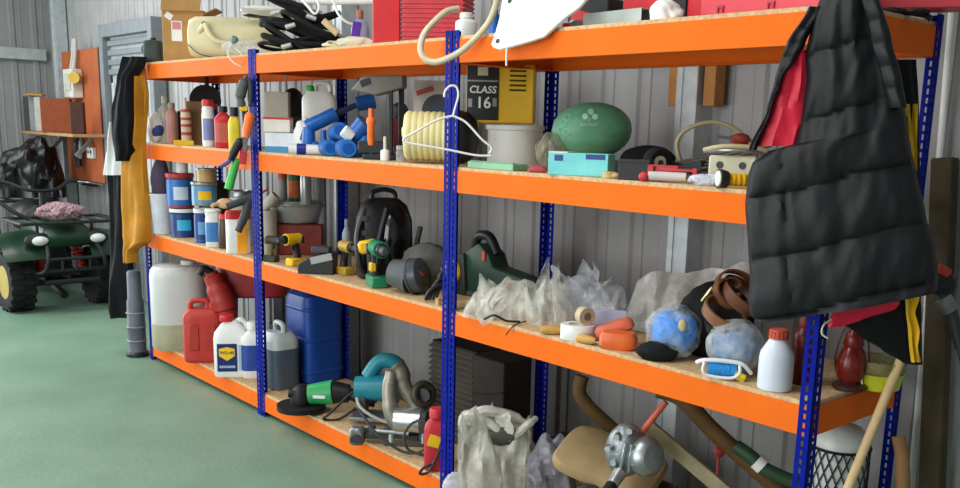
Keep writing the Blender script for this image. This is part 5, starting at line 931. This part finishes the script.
# ================================================================== LEFT: tube, wall board, quad bike
t = Th('grey_tube_stand', 'grey ribbed plastic tube standing on black foot below overalls', 'tube', 138, -.03, 0); b0 = t.b().lathe([(9.5, 4), (8.5, 6), (8.5, 28), (9, 29), (9, 31), (8.5, 32), (8, 56), (7, 58), (6.6, 84), (5, 86)], n=22); t.part(b0, 'tube', mat('#5a6068', .5)); t.part(t.b().lathe([(11, 0), (11, 3), (9, 5)], n=22), 'foot', m_blk)
for z in (16, 30, 44): t.part(t.b().torus((0, 0, z), 8.6, .8, 22, 6), 'band', m_gry)
YB = .66
def wp(u, v, Y=YB): return un(u, v, 1, Y)
a = wp(67, 115); c = wp(103, 115); a.z = wp(80, 50).z; c.z = wp(90, 181).z 
o = tag(B().box((0, 0, 0), (c.x-a.x, .03, a.z-c.z)).obj('backing_board', mat('#a3562e', .6, 0, .15, 5), None, ((a.x+c.x)/2, YB, (a.z+c.z)/2), smooth=False, bev=.004), 'tall reddish brown plywood board fixed to wall beside the door', 'board')
B().box(((c.x-a.x)/2+.03, 0, 0), (.05, .035, a.z-c.z)).obj('edge_strip', mat('#3a2a22', .6), o, smooth=False)
t = Th('junction_box', 'white electrical box with yellow knob on plywood board', 'electrical box', 74, .6, 0, p=wp(74, 97, .60), absrz=0); k_ = t.k*1.35
t.part(t.b().box((0, 0, 13), (28, 10, 28)), 'housing', mat('#c9c8be', .5), bev=.8); t.part(t.b().cyl((17, -2, 18), (22, -6, 18), 5.5, 5.5, 18), 'knob', mat('#caa43a', .4)); t.part(t.b().tube([(-4, 0, 26), (-2, 2, 40), (0, 3, 56)], 1.8, 8).tube([(4, 0, 26), (5, 2, 40), (5, 3, 56)], 1.8, 8), 'conduit', mat('#b9b8ae', .5)); t.part(t.b().box((0, -5.4, 14), (18, .8, 16)), 'cover', mat('#bdbcb0', .5), bev=.3)
t = Th('wall_socket', 'white wall socket low on plywood board', 'socket', 92, .6, 0, p=wp(92, 158, .63), absrz=0); t.part(t.b().box((0, 0, 5), (17, 4, 11)), 'plate', m_wht, bev=.6); t.part(t.b().box((-4, -2.2, 6), (3, .6, 3)).box((4, -2.2, 6), (3, .6, 3)), 'socket_hole', m_dgry)
YS = .45
a = wp(30, 132, YS); c = wp(80, 131, YS); zs = a.z
o = tag(B().box((0, 0, 0), (c.x-a.x+.1, .32, .025)).obj('wall_shelf', mat('#a8845c', .7), None, ((a.x+c.x)/2, .53, zs), smooth=False, bev=.003), 'small wooden wall shelf carrying box files in the corner', 'shelf')
for x in (-.4, .4): B().box((x, .05, -.10), (.03, .22, .03), (.8, 0, 0)).obj('bracket', m_gry, o, smooth=False)
def boxfile(label, u, w_, h_, m, name='box_file', cat='file'):
    p = un(u, 131, 2, zs+.013); X = on(u, .47, zs+.013); t = Th(name, label, cat, u, .47, 0, p=X, rz=-8); t.part(t.b().box((0, 0, h_/2), (w_, 16, h_)), 'body', m, smooth=False, bev=.4); return t
boxfile('dark grey box file at the open end of wall shelf', 29, 5, 33, m_dgry); boxfile('grey box file beside dark one on wall shelf', 34.5, 5, 34, m_gry); boxfile('white box file on wall shelf beside brown carton', 40.5, 6, 33, mat('#c4c4bc', .6)); boxfile('plain brown carton on wall shelf under electrical box', 58, 27, 33, mat('#8f4a2c', .6), 'brown_carton', 'carton'); boxfile('dark box coloured as the shaded side of brown carton', 79, 12, 31, mat('#4a3028', .6), 'carton_shaded_side', 'box')  # last box: shade of the carton's side face put in as a dark colour
t = boxfile('thin yellow folder lying across the wall shelf files', 38, 15, 2, mat('#b8923c', .6), 'yellow_folder', 'folder'); t.e.location.z += 34.2*t.k
t = Th('hanging_tools', 'dark brush and keys hanging on plywood board under carton', 'tools', 79, .6, 0, p=wp(79, 150, .60), absrz=0); t.part(t.b().tube([(0, 0, 14), (-2, -1, 0), (1, -1, -16)], [2, 4, 3], 8), 'brush', m_blk); t.part(t.b().tube([(8, 0, 14), (9, -1, 2), (7, -1, -8)], [1, 2, 1.6], 8), 'strap', m_gry)

# quad bike: x forward, y left, origin on floor below the front axle
Q = empty('quad_bike', 'dark green quad bike with chunky black tyres and yellow hubs', 'quad bike', (-6.62, .09, 0), radians(2))
m_qg = mat('#133522', .35, 0, .15, 8); m_q = mat('#1b1c1e', .55)
def wheel(x, y, r, wd):
    sd = 1 if y > 0 else -1
    b = B().lathe([(r*.56, -wd*.42), (r*.72, -wd*.5), (r*.93, -wd*.46), (r*.97, -wd*.3), (r*.98, wd*.3), (r*.93, wd*.46), (r*.72, wd*.5), (r*.56, wd*.42)], c=(x, y, r), r=(pi/2, 0, 0), n=28)
    for i in range(18):
        a = 2*pi*i/18
        for s2 in (-1, 1): b.box((x+r*.97*cos(a+s2*.08), y+s2*wd*.24, r+r*.97*sin(a+s2*.08)), (.035, wd*.44, .03), (0, -a, s2*.0))
    ty = b.obj('tyre', m_rub, Q)
    B().lathe([(.01, .0), (r*.2, .01), (r*.25, -.02), (r*.5, -.03), (r*.57, .02)], c=(x, y+sd*wd*.34, r), r=(-pi/2*sd, 0, 0), n=24).obj('rim', mat('#a8903c', .5), ty); B().cyl((x, y-sd*wd*.2, r), (x, y+sd*wd*.36, r), r*.16, r*.14).obj('hub', m_steel, ty)
for x, y, r, wd in ((0, .32, .225, .19), (0, -.32, .225, .19), (-1.12, .30, .225, .24), (-1.12, -.30, .225, .24)): wheel(x, y, r, wd)
for sd in (1, -1):
    prof = []
    g = []
    for i in range(13):
        a = radians(22+i*11); row = []
        for j in range(7):
            s2 = j/6; yy = sd*(.16+.29*s2); rr = .33-.04*s2*s2; row.append((-.02+rr*cos(a)*1.05, yy, .31+rr*sin(a)*.92))
        g.append(row)
    b = B(); b.grid(g); b.obj('front_fender', m_qg, Q, thick=.012)
    g = [[(p[0]-1.1, p[1], p[2]+.02) for p in r_] for r_ in g]; b = B(); b.grid(g); b.obj('rear_fender', m_qg, Q, thick=.012)
    hl = B().ball((.27, sd*.21, .56), (.05, .065, .038), 20, 12).obj('headlight', mat('#dfe4e2', .15), Q); B().ball((.25, sd*.21, .56), (.05, .10, .058), 20, 12).obj('bezel', m_q, hl)
    B().cyl((.06, sd*.15, .28), (.0, sd*.13, .52), .024, .024, 10).obj('shock_absorber', mat('#9c2f2a', .4), Q)
    for i in range(6): B().torus((.055-.007*i, sd*(.148-.002*i), .31+.032*i), .034, .009, 16, 6).obj('spring_coil', mat('#a8332c', .4), Q)
    B().cyl((.03, sd*.10, .20), (0, sd*.28, .20), .022, .022, 8).cyl((.0, sd*.10, .28), (0, sd*.28, .25), .018, .018, 8).obj('control_arm', m_q, Q)
B().prism([(-.05, .50), (.26, .50), (.30, .57), (.22, .65), (.0, .68), (-.30, .68), (-.34, .5)], -.17, .17).obj('front_cowl', m_qg, Q, bev=.025, seg=2)
B().box((-.45, 0, .36), (.55, .26, .30)).cyl((-.3, -.16, .3), (-.3, .16, .3), .11, .11, 16).obj('engine', m_dgry, Q, bev=.02)
B().tube([(-.30, 0, .66), (-.45, 0, .66), (-.65, 0, .66), (-.85, 0, .66)], [.08, .11, .13, .10], 14).obj('seat', m_blk, Q)
B().tube([(.1, 0, .10), (-.6, 0, .22), (-1.1, 0, .25)], .03, 8).box((-.5, .22, .18), (.5, .10, .03)).box((-.5, -.22, .18), (.5, .10, .03)).obj('chassis', m_q, Q)
B().tube([(.20, -.24, .30), (.38, -.22, .34), (.41, -.2, .44), (.34, -.18, .52)], .014, 8).tube([(.20, .24, .30), (.38, .22, .34), (.41, .2, .44), (.34, .18, .52)], .014, 8).cyl((.385, -.22, .34), (.385, .22, .34), .014).cyl((.41, -.20, .43), (.41, .20, .43), .012).cyl((.30, -.2, .24), (.30, .2, .24), .02).cyl((.40, 0, .34), (.41, 0, .43), .01).cyl((.40, -.1, .34), (.41, -.1, .43), .01).cyl((.40, .1, .34), (.41, .1, .43), .01).obj('bumper_bars', m_q, Q)
b = B()
for y in (-.33, -.2, -.07, .07, .2, .33): b.cyl((-.08, y, .70), (.36, y, .70), .009, .009, 8)
b.tube([(-.08, -.36, .70), (.36, -.36, .70), (.40, -.30, .70), (.40, .30, .70), (.36, .36, .70), (-.08, .36, .70)], .013, 8, 3); b.cyl((-.08, -.36, .70), (-.08, .36, .70), .012); b.cyl((.2, -.2, .60), (.2, -.2, .70), .012); b.cyl((.2, .2, .60), (.2, .2, .70), .012); b.tube([(.40, .30, .70), (.46, .40, .62), (.40, .46, .5), (.2, .44, .48)], .012, 8); b.obj('front_rack', m_q, Q)
b = B()
for y in (-.3, -.15, 0, .15, .3): b.cyl((-1.5, y, .76), (-.95, y, .76), .01, .01, 8)
b.tube([(-.95, -.34, .76), (-1.5, -.34, .76), (-1.5, .34, .76), (-.95, .34, .76)], .013, 8, 3); b.cyl((-.95, -.34, .76), (-.95, .34, .76), .013); b.cyl((-1.2, -.2, .55), (-1.2, -.2, .76), .014); b.cyl((-1.2, .2, .55), (-1.2, .2, .76), .014); b.obj('rear_rack', m_q, Q)
hb_ = B().tube([(-.36, -.44, .93), (-.34, -.25, .96), (-.26, -.10, .90), (-.26, .10, .90), (-.34, .25, .96), (-.36, .44, .93)], .014, 10).cyl((-.26, 0, .62), (-.27, 0, .90), .025).obj('handlebar', m_q, Q)
for sd in (1, -1): B().cyl((-.36, sd*.34, .945), (-.365, sd*.47, .925), .021, .021).obj('grip', m_blk, hb_); B().tube([(-.32, sd*.30, .955), (-.24, sd*.36, .95), (-.24, sd*.46, .93)], .008, 8).obj('brake_lever', m_steel, hb_)
B().tube([(-.26, -.5, .80), (-.10, -.42, .86), (.0, -.30, .76), (.04, -.2, .70)], .016, 8).obj('windscreen_bar', m_q, Q)
qp = Q.location
one('patterned_cloth', 'pink patterned cloth dropped on the quad front rack', 'cloth', 57, 0, 0, lambda b: crumple(b, (0, 0, 7), (20, 16, 9), 44, .26, 3.4, 7), mat('#b08e92', .85, 0, .3, 30, wear=('#5a4650', 70, .47)), p=(qp.x+.20, qp.y-.02, .712))
one('bin_bag', 'full black plastic bin bag on quad rear rack', 'bag', 33, 0, 0, lambda b: bag_b(b, [(-33, 1), (-31, 22), (-22, 42), (-8, 50), (2, 60), (10, 58), (20, 46), (30, 26), (33, 1)], 26, 49, 4.2, .06), mat('#0c0d0f', .3, 0, .2), p=(qp.x-1.22, qp.y+.16, .775))

# ================================================================== sub-parts and groups
SUB = {'yellow_case': {'front_panel': ('rule', 'badge', 'lettering', 'small_print')}, 'lubricant_jug': {'label': ('shield', 'lettering', 'print')}, 'cardboard_box': {'label': ('label_print',)},
       'blue_can': {'rim': ('end_disc',)}, 'cordless_drill': {'grip': ('trigger',), 'collar': ('chuck',), 'motor_housing': ('rear_cap',)}, 'quad_bike': {'shock_absorber': ('spring_coil',)},
       'black_backpack': {'shoulder_strap': ('buckle',)}, 'tyre_package': {'wheel_print': ('hub_print',)}, 'yellow_torch': {'head': ('lens',), 'barrel': ('grip_ring',)}, 'squeeze_bottle': {'cap': ('cap_rib',)},
       'circular_saw': {'blade_guard': ('saw_blade',)}, 'mitre_saw': {'motor': ('motor_cap',), 'pivot': ('pivot_core',)}, 'gearbox': {'shaft_boss': ('shaft',), 'housing': ('cooling_fin', 'bolt')}, 'blower_motor': {'nose': ('badge', 'band')},
       'junction_box': {'housing': ('cover',)}, 'wall_socket': {'plate': ('socket_hole',)}, 'caster_wheel': {'hub': ('axle',)}, 'angle_grinder': {'motor_housing': ('print',)}, 'rugby_ball': {'body': ('emblem_leaf', 'emblem_stem', 'end_print', 'stripe_print', 'lettering')},
       'louvred_cabinet': {'side': ('strap',)}, 'saw_base': {'clamp': ('clamp_knob',), 'plate': ('knob',)}, 'grey_tube_stand': {'tube': ('band',)}, 'hedge_trimmer': {'body': ('button',)}, 'trousers': {}}
GROUPS = {'cordless_drill': 'cordless drills on the shelf', 'blue_can': 'blue cans on the middle shelf', 'chisel': 'yellow handled chisels', 'paint_tin': 'stacked paint tins', 'box_file': 'box files on the wall shelf'}
base = lambda n: n.split('.')[0]
for o in list(bpy.data.objects):
    if o.parent is None:
        bn = base(o.name)
        if bn in GROUPS: o['group'] = GROUPS[bn]
        for pn_, kids in SUB.get(bn, {}).items():
            ps = [c for c in o.children if base(c.name) == pn_]
            if not ps: continue
            for c in list(o.children):
                if base(c.name) in kids:
                    i_ = 0
                    if len(ps) > 1 and len(c.data.vertices): i_ = min(range(len(ps)), key=lambda q_: (sum((v.co for v in c.data.vertices), Vector())/len(c.data.vertices)-sum((v.co for v in ps[q_].data.vertices), Vector())/len(ps[q_].data.vertices)).length)
                    c.parent = ps[i_]
